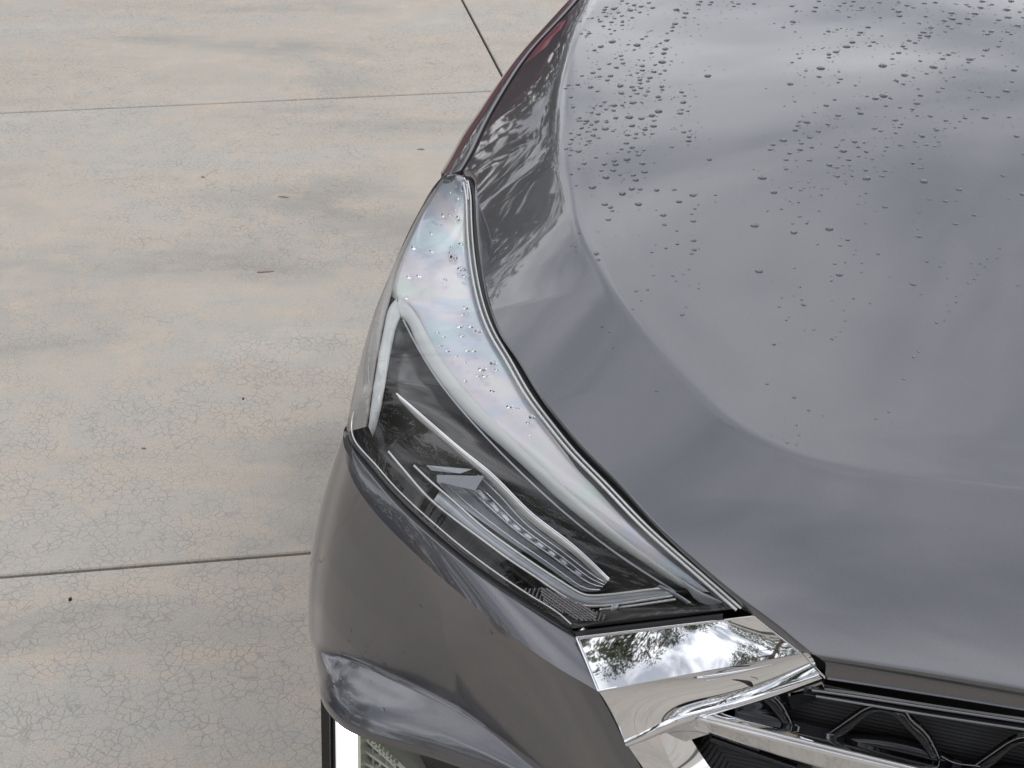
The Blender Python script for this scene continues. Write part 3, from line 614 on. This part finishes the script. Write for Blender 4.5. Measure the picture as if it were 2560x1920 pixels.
# chrome bar: top edge, a face below, sky glare painted as a pale tube
cbt = [(1765, 1790), (1920, 1828), (2296, 1920), (2640, 2002)]
cbm = [(1748, 1797), (1916, 1839), (2290, 1931), (2636, 2014)]
cbb = [(1714, 1812), (1906, 1882), (2260, 1980), (2610, 2072)]
cbar = gband('chrome_bar', cbt, cbm, .9757, .972, chrome, .02, 90, .0)
gband('chrome_bar', cbm, cbb, .972, .980, chrome, .02, 90, .0)
gtube('bar_highlight', [(x+2, y+4) for x, y in cbt], .9695, .0018, trimm, 1, 60)
# struts of the hexagon pattern between top bar and chrome bar
def strut(top_, bot_, dx_, dy_, hi=True):
    t_ = [(x+dx_, y+dy_) for x, y in top_]; b_ = [(x+dx_+(x-x2)*.8, y+dy_+(y-y2)*.8) for (x, y), (x2, y2) in zip(bot_, top_)] if hi else [(x+dx_, y+dy_) for x, y in bot_]
    gband('strut', t_, b_, .992, .988, black, .006, 24, .002, 4)
    if hi: gtube('strut_highlight', t_, .990, .0007, edge_hi, 1, 24)  # edge highlight painted as a thin grey tube
for k in (-1, 0, 1, 2):
    dx_, dy_ = 366*k, 79*k
    strut([(1962, 1780), (1975, 1800), (1984, 1836)], [(1952, 1782), (1966, 1806), (1976, 1840)], dx_, dy_)
    strut([(1987, 1811), (2018, 1827), (2070, 1835), (2090, 1838)], [(1983, 1842), (2020, 1851), (2060, 1857), (2088, 1866)], dx_, dy_)
    strut([(2072, 1834), (2134, 1791), (2169, 1770), (2192, 1764), (2225, 1768), (2261, 1776), (2276, 1798), (2305, 1824), (2337, 1870), (2348, 1898)],
          [(2090, 1840), (2128, 1813), (2169, 1781), (2194, 1773), (2222, 1777), (2250, 1788), (2264, 1806), (2292, 1832), (2325, 1876), (2338, 1902)], dx_, dy_)
    strut([(2100, 1840), (2200, 1846), (2340, 1878)], [(2096, 1864), (2200, 1876), (2345, 1908)], dx_, dy_, False)
# fins behind: a louvre set in each cell
for k in range(26):
    v0 = 1722+k*9.5
    pts = [(1680, v0-68), (2000, v0), (2350, v0+74), (2700, v0+146)]
    gband('louvre', pts, [(x, y+2.6) for x, y in pts], 1.02, 1.03, mattb, .012, 30, 0, 2)
# louvres of the lower opening, under the chrome bar
gband('louvre', [(1776, 1850), (1990, 1925)], [(1776, 1856), (1990, 1931)], 1.0, 1.01, black, .01, 10, 0, 2)
gtube('opening_edge', [(1686, 1832), (1700, 1850), (1748, 1922), (1850, 2070)], 1.0, .003, black)
# wheel and underbody
wc = W3(-.50, 1.72, .34)
wh = bpy.data.objects.new('wheel', None); COL.objects.link(wh); part(wh)
an = np.linspace(0, 2*np.pi, 48, endpoint=False); prof = [(.22, -.10), (.24, -.112), (.30, -.115), (.335, -.10), (.34, -.05), (.34, .05), (.335, .10), (.30, .11), (.22, .10)]
G = np.array([[wc+E1*w_+E2*r_*math.cos(a)+ZZ*r_*math.sin(a) for a in an] for r_, w_ in prof]); q_ = MB(); q_.grid(G, close=True); part(q_.build('tyre', tyre), wh)
q_ = MB(); G = np.array([[wc+E1*w_+E2*r_*math.cos(a)+ZZ*r_*math.sin(a) for a in an] for r_, w_ in ((.225, -.10), (.21, -.09), (.20, .0), (.001, .0))]); q_.grid(G, close=True); part(q_.build('rim', alloy), wh)
q_ = MB()
for k in range(5):
    a = k*2*math.pi/5; d1 = E2*math.cos(a)+ZZ*math.sin(a); q_.tube(np.array([wc-E1*.085+d1*.03, wc-E1*.095+d1*.12, wc-E1*.09+d1*.215]), np.array([.03, .022, .028]), 6, nrm=E1)
part(q_.build('spokes', alloy), wh)
q_ = MB(); q_.add(W3(np.array([-.45, 1.05, 1.05, -.45]*2), np.array([1.15, 1.15, 4.6, 4.6]*2), np.array([.25]*4+[.55]*4)), [(0, 1, 2, 3), (7, 6, 5, 4), (0, 4, 5, 1), (1, 5, 6, 2), (2, 6, 7, 3), (3, 7, 4, 0)], False); part(q_.build('underbody', cavity))

# ------------------------------------------------------------------ rain drops
def cap(seed):
    r_ = np.random.default_rng(seed); k = 12; ang = np.linspace(0, 2*np.pi, k, endpoint=False)
    wob_ = 1+.07*np.sin(2*ang+r_.uniform(0, 6))+.05*np.sin(3*ang+r_.uniform(0, 6)); rings = [(1.0, .0), (.955, .115), (.86, .225), (.70, .335), (.48, .42), (.24, .465)]
    v_ = [(math.cos(a)*rr_*w, math.sin(a)*rr_*w, h_) for rr_, h_ in rings for a, w in zip(ang, wob_)]+[(0, 0, .48)]
    f_ = [(i*k+j, i*k+(j+1) % k, (i+1)*k+(j+1) % k, (i+1)*k+j) for i in range(len(rings)-1) for j in range(k)]
    f_ += [((len(rings)-1)*k+j, (len(rings)-1)*k+(j+1) % k, len(rings)*k) for j in range(k)]
    m_ = MB(); m_.add(v_, f_); me = m_.mesh('water_drop'); me.materials.append(water); return me, v_, f_
def bead(i):
    me, v_, f_ = caps[i]; m_ = MB(); m_.add(v_, f_+[tuple(range(12))[::-1]]); me2 = m_.mesh('water_bead'); me2.materials.append(water); return me2
caps = [cap(i) for i in range(5)]
beads = [bead(i) for i in range(5)]
# (x, y, width) read off three enlargements of the photograph
z3 = "465 76 60;400 62 40;385 84 45;580 30 35;640 45 50;700 57 50;610 90 55;505 110 40;378 106 42;690 107 40;800 68 50;770 25 45;535 8 40;1008 84 65;1088 113 58;1074 151 52;996 206 55;975 235 40;968 266 42;925 288 34;1215 14 45;1195 39 50;1310 18 46;1296 40 40;1540 34 44;1503 55 38;1677 33 45;1485 15 34;400 141 45;535 138 40;625 153 42;472 160 36;540 190 40;445 192 46;348 186 44;375 226 42;278 158 36;176 185 30;538 218 38;250 289 48;182 292 34;228 310 34;472 265 34;440 293 34;428 252 34;452 361 68;354 403 60;299 435 44;667 390 70;710 337 42;745 316 34;590 386 36;923 349 56;868 375 34;832 403 40;910 424 58;897 461 60;643 430 36;790 459 40;526 482 46;534 514 38;482 503 30;545 547 50;425 553 40;490 584 50;882 536 74;711 569 54;822 561 40;712 608 50;812 621 52;906 609 44;866 638 40;668 630 38;610 649 34;285 630 50;341 596 38;190 656 38;438 656 58;411 693 50;344 662 44;778 672 54;690 690 50;760 702 42;696 720 46;154 730 50;72 737 38;48 765 32;521 742 66;624 751 54;700 761 44;642 779 46;880 748 54;884 776 40;265 753 58;322 789 38;760 790 42;670 810 40;532 805 60;849 836 56;865 862 36;740 827 36;610 832 34;1050 796 48;1077 827 38;95 840 44;386 881 40;630 888 62;468 911 60;538 910 42;352 915 38;113 927 40;290 931 34;398 944 40;462 955 46;1068 884 62;852 962 76;796 998 68;1041 980 52;1055 948 38;1105 960 34;331 985 50;274 973 40;600 1013 74;704 1024 60;483 1019 52;170 1019 42;231 1044 56;318 1048 52;404 1055 42;271 1078 42;816 1043 40;624 1086 60;808 1089 64;392 1113 64;301 1117 48;190 1104 44;735 1118 54;160 1045 36;215 1069 38;234 1137 36;457 1133 34;93 1152 36;162 1162 46;287 1169 52;583 1166 52;658 1156 44;798 1156 40;728 1163 36;650 1193 42;102 1202 42;252 1217 48;334 1192 36;574 1237 54;227 1251 36;88 1243 38;55 1286 40;98 1297 36;164 1307 54;625 1274 52;532 1288 40;680 1339 50;595 1311 34;724 1297 38;666 1308 36;87 1341 36;312 1361 38;578 1376 68;471 1388 54;480 1420 60;385 1418 48;211 1412 50;713 1412 58;462 1470 60;358 1473 40;731 1484 60;634 1513 48;522 1511 40;398 1532 68;657 1554 64;97 1505 38;282 1618 70;620 1630 64;693 1634 50;836 1643 54;988 1638 42;1070 1142 46;1114 1181 48;1110 1217 56;1124 1130 32;966 1270 38;1278 656 70;1292 1377 52;164 1457 34;140 1603 32"
z4 = "205 52 50;415 63 54;400 98 50;440 10 46;660 25 50;738 12 46;720 50 38;622 50 40;600 88 36;813 68 54;828 86 38;963 21 44;1130 18 38;1198 47 52;1128 100 62;1137 138 56;1080 78 36;1353 29 44;1446 21 50;1255 66 38;1850 12 56;1716 40 42;1836 65 56;1790 118 62;1588 112 60;1592 163 64;1523 179 52;1652 200 56;1725 161 60;1740 57 38;2065 84 64;2100 10 60;1935 39 44;2175 104 40;2073 150 62;2155 221 56;2205 152 40;1992 173 48;218 188 60;133 237 42;247 95 36;524 271 46;596 257 34;490 294 28;800 280 52;786 302 38;866 235 54;700 146 36;970 152 36;1362 143 42;1304 200 34;1410 239 48;1346 279 58;1312 304 44;1382 311 62;1314 326 40;1220 351 46;1272 370 48;1165 399 48;1187 420 42;1130 456 52;1075 509 40;1552 226 38;1590 248 34;1536 274 36;1930 272 52;1896 296 44;2070 275 44;2100 296 38;1862 266 34;730 365 62;680 403 68;588 449 58;526 470 50;528 498 40;911 363 44;880 396 40;985 310 32;396 428 34;255 467 28;272 503 36;208 540 36;456 590 78;442 663 50;328 611 36;992 568 82;1180 648 70;1106 697 48;1170 727 44;1258 670 34;1370 636 38;1430 580 72;1510 508 50;1560 473 52;1597 455 32;1316 527 40;1484 457 32;1746 512 68;1732 540 38;1883 433 56;1858 482 34;1991 401 44;2010 356 32;1608 664 38;1495 628 34;1540 698 32;1718 602 30;628 683 42;606 713 34;612 620 32;192 725 62;756 738 34;1508 761 36;1470 792 40;1298 768 34;1318 823 56;1288 893 60;998 827 80;930 852 60;1058 848 40;858 832 36;1020 914 40;1142 929 42;1248 943 42;504 912 52;232 878 30;577 862 38;402 972 32;802 979 60;605 997 52;774 932 40;1401 1002 48;1291 1000 34;1100 1038 52;1156 1074 30;1137 1100 36;336 1055 66;277 1048 34;260 1085 48;236 1125 52;517 1074 44;437 1135 50;360 1185 52;132 1212 66;918 1110 44;977 1132 46;1104 1148 38;1331 1176 60;1456 1122 54;1538 1042 46;1703 1020 42;1657 1048 28;1618 1103 32;1875 1017 60;2083 1012 42;2057 785 62;1908 835 38;1990 836 42;1850 794 40;2125 606 58;2106 706 40;1732 842 30;1766 943 28;748 1224 56;835 1232 42;780 1270 44;590 1270 42;650 1207 36;652 1304 68;850 1310 46;288 1238 48;278 1292 56;376 1273 44;43 1251 48;20 1292 46;188 1325 50;157 1380 46;361 1385 46;531 1426 58;594 1448 40;696 1380 48;706 1430 32;784 1350 34;903 1373 36;1028 1269 36;1008 1304 30;1143 1254 46;1269 1225 36;1369 1252 40;1478 1225 36;1440 1262 32;2147 1177 54;157 1460 44;842 1470 46;854 1541 74;1011 1476 42;982 1522 46;598 1524 46;727 1520 40;1253 1411 40;1312 1454 32;1346 1567 74;1320 1370 32;1651 1638 52;2034 1518 42;198 1621 34;673 1585 30;282 1644 34;472 1629 28;2207 1332 40"
z5 = "462 143 30;544 140 24;635 167 36;568 198 32;741 168 16;965 85 42;1020 153 36;1285 24 32;1734 102 40;1902 140 28;1838 197 22;1888 195 16;1974 263 24;1886 305 22;1549 224 24;2205 163 30;156 130 38;342 136 34;382 138 26;298 160 40;374 210 38;214 211 32;240 226 26;252 243 20;232 285 26;493 263 32;499 308 26;644 232 18;628 257 16;636 291 28;638 384 28;641 427 28;628 447 20;929 312 42;1114 345 36;1284 328 42;1144 270 18;1177 302 18;1110 303 16;1372 381 24;1336 408 20;1228 402 16;1713 365 26;1704 328 14;505 420 20;437 440 18;559 400 20;557 338 16;174 446 30;184 475 20;53 409 14;74 413 14;74 436 14;92 348 14;949 530 38;1333 547 34;1296 575 20;1310 495 18;1117 515 14;538 552 18;554 576 14;447 550 14;615 522 14;364 625 20;418 619 16;584 738 22;347 711 14;389 671 12;1684 593 30;1517 447 20;1749 484 18;1812 508 16;2005 494 18;2024 509 14;2184 597 20;1990 546 14;1976 567 16;1950 587 14;1723 640 12;1162 690 28;1153 666 18;1116 647 12;1144 606 16;1045 700 16;1078 763 16;1092 748 12;1210 809 16;1297 853 18;1316 842 12;1020 878 22;1710 914 14;1687 939 18;1638 1044 16;1795 777 14;1831 766 12;1888 678 14;1888 649 14;1888 595 10;199 791 14;152 834 14;235 819 14;251 895 14;461 1101 16;987 1067 18;1117 1131 22;1188 1193 18;1130 1265 14;1083 1347 16;1129 1357 14;1568 1201 16;1506 1234 14;1400 660 14;1478 684 12;1352 717 12;1361 767 12;661 612 14;601 700 12;1360 488 14;1437 535 12;1186 107 14;1246 166 18;1254 135 14;1137 202 16;1055 233 18;1096 195 14;1237 243 16;1148 145 16;1100 131 18;989 243 14;1714 250 14;1759 188 18;2137 185 14;1455 303 14;1878 408 12;2095 422 14;2086 468 14;1422 210 14;1458 158 14;2110 74 26;1390 76 24;1322 78 28;1464 88 40;1534 77 26;1549 52 24;1456 48 28;1410 430 10"
drops = []
for s_, ox, oy, sc in ((z3, 1400, 0, .28933), (z4, 1920, 0, .28933), (z5, 1400, 400, .52441)):
    for tkn in s_.split(';'):
        x, y, w = map(float, tkn.split()); u, v, wd = ox+x*sc, oy+y*sc, w*sc
        if all((u-a)**2+(v-b)**2 > (.45*max(wd, c))**2 for a, b, c in drops): drops.append((u, v, wd))
drops.sort(key=lambda q: -q[2])
def place_all(items):
    it = np.array(items, float); p = solve(it[:, 0], it[:, 1], hood); a, b = AB(p); e = 2e-3
    tu = W3(a+e, b, hood(a+e, b))-W3(a-e, b, hood(a-e, b)); tv = W3(a, b+e, hood(a, b+e))-W3(a, b-e, hood(a, b-e))
    nn = unit(np.cross(tu, tv)); return [(p[i], nn[i], it[i, 2]*.5*((p[i]-C0)@FW)/FPX) for i in range(len(it))]
big = [d_ for d_ in drops if d_[2] >= 8.5][:255]; small = [d_ for d_ in drops if d_ not in big]
for (u, v, wd) in list(drops):                         # fine spray between the drops
    for _ in range(4 if v < 480 else 1):
        if random.random() < .72:
            uu, vv = u+random.gauss(0, 26), v+random.gauss(0, 14)
            if 1425 < uu < 2600 and vv > -20: small.append((uu, vv, random.uniform(2.0, 4.5)+random.random()**3*4))
for _ in range(420):
    uu, vv = random.uniform(1450, 2600), random.triangular(-20, 620, 20)
    if not (1780 < uu < 1990 and 60 < vv < 420): small.append((uu, vv, random.uniform(2.0, 5.0)))
def dropobj(p, nn, r_, label, group, k, hs=1.0, closed=False):
    o = bpy.data.objects.new('water_drop', beads[k % 5] if closed else caps[k % 5][0]); COL.objects.link(o); o.location = Vector(p+nn*(.0002 if closed else -.00006))
    q4 = Vector(nn).to_track_quat('Z', 'Y'); o.rotation_mode = 'QUATERNION'; o.rotation_quaternion = q4; o.scale = (r_, r_*.92, r_*.74*hs)
    o['label'] = label; o['category'] = 'water drop'; o['group'] = group; return o
for k, ((u, v, wd), (p, nn, r_)) in enumerate(zip(big, place_all(big))):
    size = 'large' if wd > 18.5 else 'middle sized' if wd > 12.5 else 'small'
    where = 'in the dense cluster beside the bonnet crease' if u < 1760 and v < 480 else 'in the slanting rows on the upper right bonnet' if v < 480 else 'on the barer middle of the bonnet'
    dropobj(p, nn, r_, size+' clear rain drop '+where, size+' rain drops '+where, k)
def spray(name, items, label):
    m_ = MB()
    for k, (p, nn, r_) in enumerate(items):
        x_ = unit(np.cross(nn, [0.3, 1, .1])); y_ = np.cross(nn, x_); me, v_, f_ = caps[k % 5]; vv = np.array(v_)
        m_.add(p-nn*.00006+(vv[:, :1]*x_+vv[:, 1:2]*y_)*r_+vv[:, 2:]*nn*r_*.72, f_)
    m_.build(name, water, kind='stuff', label=label, cat='rain spray')
spray('rain_spray', place_all(small), 'fine rain spray scattered between the drops on the bonnet')
# drops on the headlight and bumper: set on the lens by its own normals
lnn = np.cross(np.gradient(LG, axis=0), np.gradient(LG, axis=1)); lnn = unit(lnn); lnn[(lnn*(LG-C0)).sum(-1) > 0] *= -1
lnf = lnn[::2, ::2].reshape(-1, 3)
def on_lens(u, v): k = np.argmin((lgp[:, 0]-u)**2+(lgp[:, 1]-v)**2); return lg[k], lnf[k]
lz1 = "1220 180 22;1190 270 40;1250 315 45;1290 265 26;1240 245 22;1130 465 52;1195 480 34;1240 440 30;1155 525 30;1270 505 40;1270 535 40;1035 625 40;1215 860 86;1300 955 84;1325 1020 70;1155 1005 44;1025 795 46;880 770 50;1195 800 40;1290 740 50;1220 760 30;930 1025 50;830 995 46;822 1170 44;1325 1270 66;1272 1440 58;1365 1420 60;1425 1470 66;1295 1335 36;1160 1535 40;1120 1590 44;1075 1475 40;1275 1510 46"
lz2 = "985 555 44;1030 615 48;1215 605 50;1280 610 54;1110 660 34;1170 695 34;1310 780 80;1420 705 70;1390 855 60;1315 830 40;1420 995 54;1555 1095 60;1750 1160 64;1730 1245 44;1760 1325 30;1195 850 44;1450 780 40;1640 1085 36;1580 1140 24"
ld = []
for s_, ox, oy in ((lz1, 780, 400), (lz2, 820, 700)):
    for tkn in s_.split(';'):
        x, y, w = map(float, tkn.split()); ld.append((ox+x*.28933, oy+y*.28933, w*.28933))
for k, (u, v, wd) in enumerate(ld):
    p, nn = on_lens(u, v); r_ = wd*.5*((p-C0)@FW)/FPX
    dropobj(p, nn, r_, 'clear rain drop clinging to the headlight lens', 'rain drops on the headlight lens', k, 1.3, True)
SN = unit(np.cross(np.gradient(SH, axis=0), np.gradient(SH, axis=1))).reshape(-1, 3); SF = SH.reshape(-1, 3); SPX = proj(SF)
FN = unit(np.cross(np.gradient(FC, axis=0), np.gradient(FC, axis=1))).reshape(-1, 3); FF = FC.reshape(-1, 3); FPXs = proj(FF)
for Nn, Fp in ((SN, SF), (FN, FF)): Nn[(Nn*(Fp-C0)).sum(-1) > 0] *= -1
bz3 = "447 500 36;540 630 24;690 662 22;688 722 26;770 737 24;868 945 42;1035 950 24;1018 1053 34;1016 1125 40;1220 1290 40;1577 1440 28;968 1106 20"
for k, tkn in enumerate(bz3.split(';')):
    x, y, w = map(float, tkn.split()); u, v = 780+x*.28933, 1080+y*.28933; i = np.argmin(((SPX-np.array([u, v]))**2).sum(1))
    dropobj(SF[i], SN[i], w*.28933*.5*((SF[i]-C0)@FW)/FPX, 'tiny rain drop on the bumper ledge below the headlight', 'rain drops on the bumper ledge', k)
bz7 = "415 270 20;385 372 24;330 500 24;325 690 40;535 395 26;637 470 22;596 572 30;500 480 18;540 460 18;487 535 20;575 695 18;680 940 44;902 970 26;705 545 30;1008 60 30;1622 285 34;848 435 22;1255 1300 26;1190 1300 20;1115 1330 30;1836 255 14;330 95 14"
for k, tkn in enumerate(bz7.split(';')):
    x, y, w = map(float, tkn.split()); u, v = 760+x*.28933, 1500+y*.28933; i = np.argmin(((FPXs-np.array([u, v]))**2).sum(1))
    dropobj(FF[i], FN[i], w*.28933*.5*((FF[i]-C0)@FW)/FPX, 'tiny rain drop on the bumper face and scoop', 'rain drops on the bumper face', k)

# ------------------------------------------------------------------ litter on the concrete
litm = mat('dry_leaf', (.31, .26, .21), .8); stonem = mat('dark_chip', (.02, .02, .02), .8)
def bit(name, u, v, w, asp, rz, m, label, cat, h_=.002):
    p = P(u, v, 0.); r_ = w*.5*((p-C0)@FW)/FPX; k = 9; q_ = MB(); a_ = np.linspace(0, 2*np.pi, k, endpoint=False)
    rr_ = 1+.25*np.sin(a_*2+u)+.15*np.sin(3*a_+v); co, si = math.cos(rz), math.sin(rz)
    lo = [(r_*c_*math.cos(t_)*co-r_*c_*asp*math.sin(t_)*si, r_*c_*math.cos(t_)*si+r_*c_*asp*math.sin(t_)*co) for t_, c_ in zip(a_, rr_)]
    vv = [(x, y, .0) for x, y in lo]+[(x*.8, y*.8, h_*(1+.6*math.sin(i*2.))) for i, (x, y) in enumerate(lo)]
    q_.add(vv, [tuple(range(k, 2*k)), tuple(range(k))[::-1]]+[(i, (i+1) % k, k+(i+1) % k, k+i) for i in range(k)]); o = q_.build(name, m, label=label, cat=cat); o.location = Vector(p)+Vector((0, 0, .0006)); return o
bit('leaf_scrap', 661, 680, 36, .3, .1, litm, 'thin brown leaf scrap lying left of the headlight on the concrete', 'leaf')
bit('leaf_scrap', 1052, 374, 18, .35, .0, litm, 'small grey leaf scrap on the concrete close to the fender', 'leaf')
bit('twig', 708, 493, 34, .12, -.2, litm, 'thin curved twig lying on the concrete', 'twig')
bit('stone_chip', 176, 1501, 9, .7, .4, stonem, 'tiny black stone chip below the nearest joint', 'stone', .004)
bit('leaf_scrap', 608, 998, 6, 1.2, 0, stonem, 'tiny dark speck of leaf beside the headlight on the concrete', 'leaf')
bit('leaf_scrap', 360, 1122, 10, .6, 0, litm, 'tiny olive leaf crumb above the nearest joint', 'leaf')
bit('leaf_scrap', 507, 443, 12, .6, .3, litm, 'small dark scrap of leaf in the middle of the slab', 'leaf')

# ------------------------------------------------------------------ surroundings that the paint and chrome reflect (outside the frame)
leafm = mat('leaf_green', (.060, .085, .028), .55); n, l, b = nt(leafm); g2 = N(n, 'ShaderNodeNewGeometry'); r2 = N(n, 'ShaderNodeValToRGB'); l.new(g2.outputs['Random Per Island'], r2.inputs[0])
r2.color_ramp.elements[0].color = (.035, .05, .018, 1); r2.color_ramp.elements[1].color = (.10, .115, .04, 1); l.new(r2.outputs[0], b.inputs['Base Color'])
bark = mat('bark', (.12, .09, .06), .9)
def tree_mesh(seed, h_, spread, nl=5200):
    r_ = np.random.default_rng(seed); tk = MB(); tk.tube([(0, 0, 0), (.05, .02, h_*.3), (.0, .1, h_*.55), (.1, .05, h_*.8)], [.16, .13, .09, .04], 8, nrm=np.array([1., 0, 0]))
    cen = []
    for k in range(14):
        a = r_.uniform(0, 6.28); rr_ = spread*r_.uniform(.2, .85); zc = h_*r_.uniform(.42, .92); cen.append((rr_*math.cos(a), rr_*math.sin(a), zc, spread*r_.uniform(.28, .5)))
        tk.tube([(.02, .05, zc*.55), (rr_*math.cos(a)*.5, rr_*math.sin(a)*.5, zc*.82), (rr_*math.cos(a), rr_*math.sin(a), zc)], [.06, .04, .015], 5, nrm=np.array([.3, .9, .1]))
    lf_ = MB()
    for k in range(nl):
        c_ = cen[r_.integers(14)]; d_ = unit(r_.normal(size=3)); p = np.array(c_[:3])+d_*c_[3]*r_.uniform(.5, 1.05)*np.array([1, 1, .75]); s_ = r_.uniform(.06, .14)
        x_ = unit(r_.normal(size=3)); y_ = unit(np.cross(x_, r_.normal(size=3))); lf_.add([p-x_*s_, p+y_*s_*.5, p+x_*s_, p-y_*s_*.5], [(0, 1, 2, 3)], False)
    return tk.mesh('trunk'), lf_.mesh('crown')
tm = [tree_mesh(i, 7.0+i, 2.4+.3*i) for i in range(3)]
for a_, c_ in tm: a_.materials.append(bark); c_.materials.append(leafm)
spots = [(-5.4, 12.5, 0, .95, 'low leafy tree mirrored in the bonnet shoulder'), (-2.6, 13.0, 1, .62, 'small leafy tree behind the dark red car'), (1.2, 19, 2, .6, 'wide leafy tree far behind the grey car'), (-8.5, 14, 2, .8, 'leafy tree left of the low one behind the cars'), (-8.2, 5.2, 1, 1.1, 'leafy tree mirrored in the dark part of the headlight'),
         (-9.5, -.8, 2, 1.0, 'broad tree left of the blue car'), (-11.5, -5, 0, .8, 'tree at the left end of the row mirrored in the chrome'), (-6, -10, 1, .75, 'tree in the row mirrored across the chrome facet'), (-1.5, -12.5, 2, .7, 'tree behind the photographer beside the white car')]
for x, y, k, s_, lab in spots:
    t0 = empty('leafy_tree', (x, y, 0), lab, 'tree', 'trees round the parking court', rng.uniform(0, 6)); t0.scale = (s_,)*3
    o = bpy.data.objects.new('trunk', tm[k][0]); COL.objects.link(o); o.parent = t0; o = bpy.data.objects.new('crown', tm[k][1]); COL.objects.link(o); o.parent = t0
def simple_car(x, y, rz, colr, label):
    body = mat('car_paint_'+label.split()[1], colr, .25, .3, Coat_Weight=1.0); e_ = empty('parked_car', (x, y, 0), label, 'car', None, rz)
    ys = np.array([-2.2, -2.15, -1.2, -.7, .2, 1.2, 1.7, 2.15, 2.2]); zt = np.array([.55, .85, .98, 1.05, 1.05, 1.05, 1.02, .92, .55]); q_ = MB()
    G = np.array([[(-.86, yy, .28), (-.90, yy, .5), (-.88, yy, z_-.12), (-.70, yy, z_), (.70, yy, z_), (.88, yy, z_-.12), (.90, yy, .5), (.86, yy, .28)] for yy, z_ in zip(ys, zt)]); q_.grid(G, close=True); q_.add(G[0], [tuple(range(8))]); q_.add(G[-1], [tuple(range(8))[::-1]]); q_.build('body', body, e_)
    q_ = MB(); yk = [(-1.3, 1.0), (-.6, 1.42), (.6, 1.46), (1.7, 1.02)]; G = np.array([[(-.78, yy, .95), (-.62, yy, z_), (.62, yy, z_), (.78, yy, .95)] for yy, z_ in yk]); q_.grid(G, smooth=False); q_.add(G[0], [(0, 1, 2, 3)], False); q_.build('cabin_glass', black, e_)
    q_ = MB(); q_.box((0, 0, 1.46), (1.2, 1.3, .04)); q_.build('roof', body, e_)
    for sx_ in (-.8, .8):
        for sy_ in (-1.4, 1.35):
            q_ = MB(); a_ = np.linspace(0, 2*np.pi, 24, endpoint=False); G = np.array([[(sx_+w_, sy_+r_*math.cos(t_), .33+r_*math.sin(t_)) for t_ in a_] for r_, w_ in ((.01, -.11), (.33, -.11), (.33, .11), (.01, .11))]); q_.grid(G, close=True); q_.build('wheel', tyre, e_)
    return e_
simple_car(-1.9, 9.6, 1.2, (.34, .04, .07), 'dark red car standing behind the grey car, mirrored in its fender')
simple_car(-6.2, 2.4, 1.2, (.015, .03, .09), 'dark blue car parked left of the grey car, mirrored in the headlight')
simple_car(-1.0, -8.2, 1.45, (.75, .76, .76), 'bright white car behind the photographer, mirrored low in the chrome')
hm = MB(); r_ = np.random.default_rng(5)
for k in range(5200):
    p = np.array([r_.uniform(-16, 2), -14.5+r_.normal()*.5, r_.uniform(.05, 2.6)]); s_ = r_.uniform(.08, .17); x_ = unit(r_.normal(size=3)); y_ = unit(np.cross(x_, r_.normal(size=3))); hm.add([p-x_*s_, p+y_*s_*.5, p+x_*s_, p-y_*s_*.5], [(0, 1, 2, 3)], False)
hl_ = MB()
for k in range(6500):
    p = np.array([-11.8+r_.normal()*.5, r_.uniform(-8, 11), r_.uniform(.05, 1)**.8*3.2]); s_ = r_.uniform(.10, .2); x_ = unit(r_.normal(size=3)); y_ = unit(np.cross(x_, r_.normal(size=3))); hl_.add([p-x_*s_, p+y_*s_*.5, p+x_*s_, p-y_*s_*.5], [(0, 1, 2, 3)], False)
hl_.build('backdrop', leafm, label='added unseen tall green hedge left of the dark blue car, mirrored in the headlight', cat='backdrop')  # leaf wall out of view, added to block bright sky in the lens
hb_ = MB()
for k in range(4200):
    p = np.array([r_.uniform(-9, 2.5), 12.6+r_.normal()*.4, r_.uniform(.05, 2.5)]); s_ = r_.uniform(.08, .16); x_ = unit(r_.normal(size=3)); y_ = unit(np.cross(x_, r_.normal(size=3))); hb_.add([p-x_*s_, p+y_*s_*.5, p+x_*s_, p-y_*s_*.5], [(0, 1, 2, 3)], False)
hb_.build('backdrop', leafm, label='added unseen low green hedge behind the dark red car, mirrored in the fender', cat='backdrop')  # leaves out of view, added to close bright gaps in the fender reflections
hm.build('backdrop', leafm, label='added unseen long green hedge behind the photographer, mirrored in the chrome', cat='backdrop')  # leaves out of view, added to darken the horizon that the bonnet lip reflects
bw = mat('beige_render', (.46, .38, .27), .8); bg = mat('teal_glass', (.10, .24, .24), .1, .0); br = mat('brown_roof', (.10, .08, .07), .8)
bd = empty('office_building', (9, -16, 0), 'beige building with teal windows, mirrored in the chrome corner', 'building')
q_ = MB(); q_.box((0, 0, 2.6), (13, 7, 5.2)); q_.build('wall', bw, bd); q_ = MB(); q_.box((0, 0, 5.35), (13.6, 7.6, .3)); q_.build('roof', br, bd)
for k in range(5):
    q_ = MB(); q_.box((-5+k*2.5, 3.53, 2.6), (1.6, .08, 1.7)); q_.build('window', bg, bd)
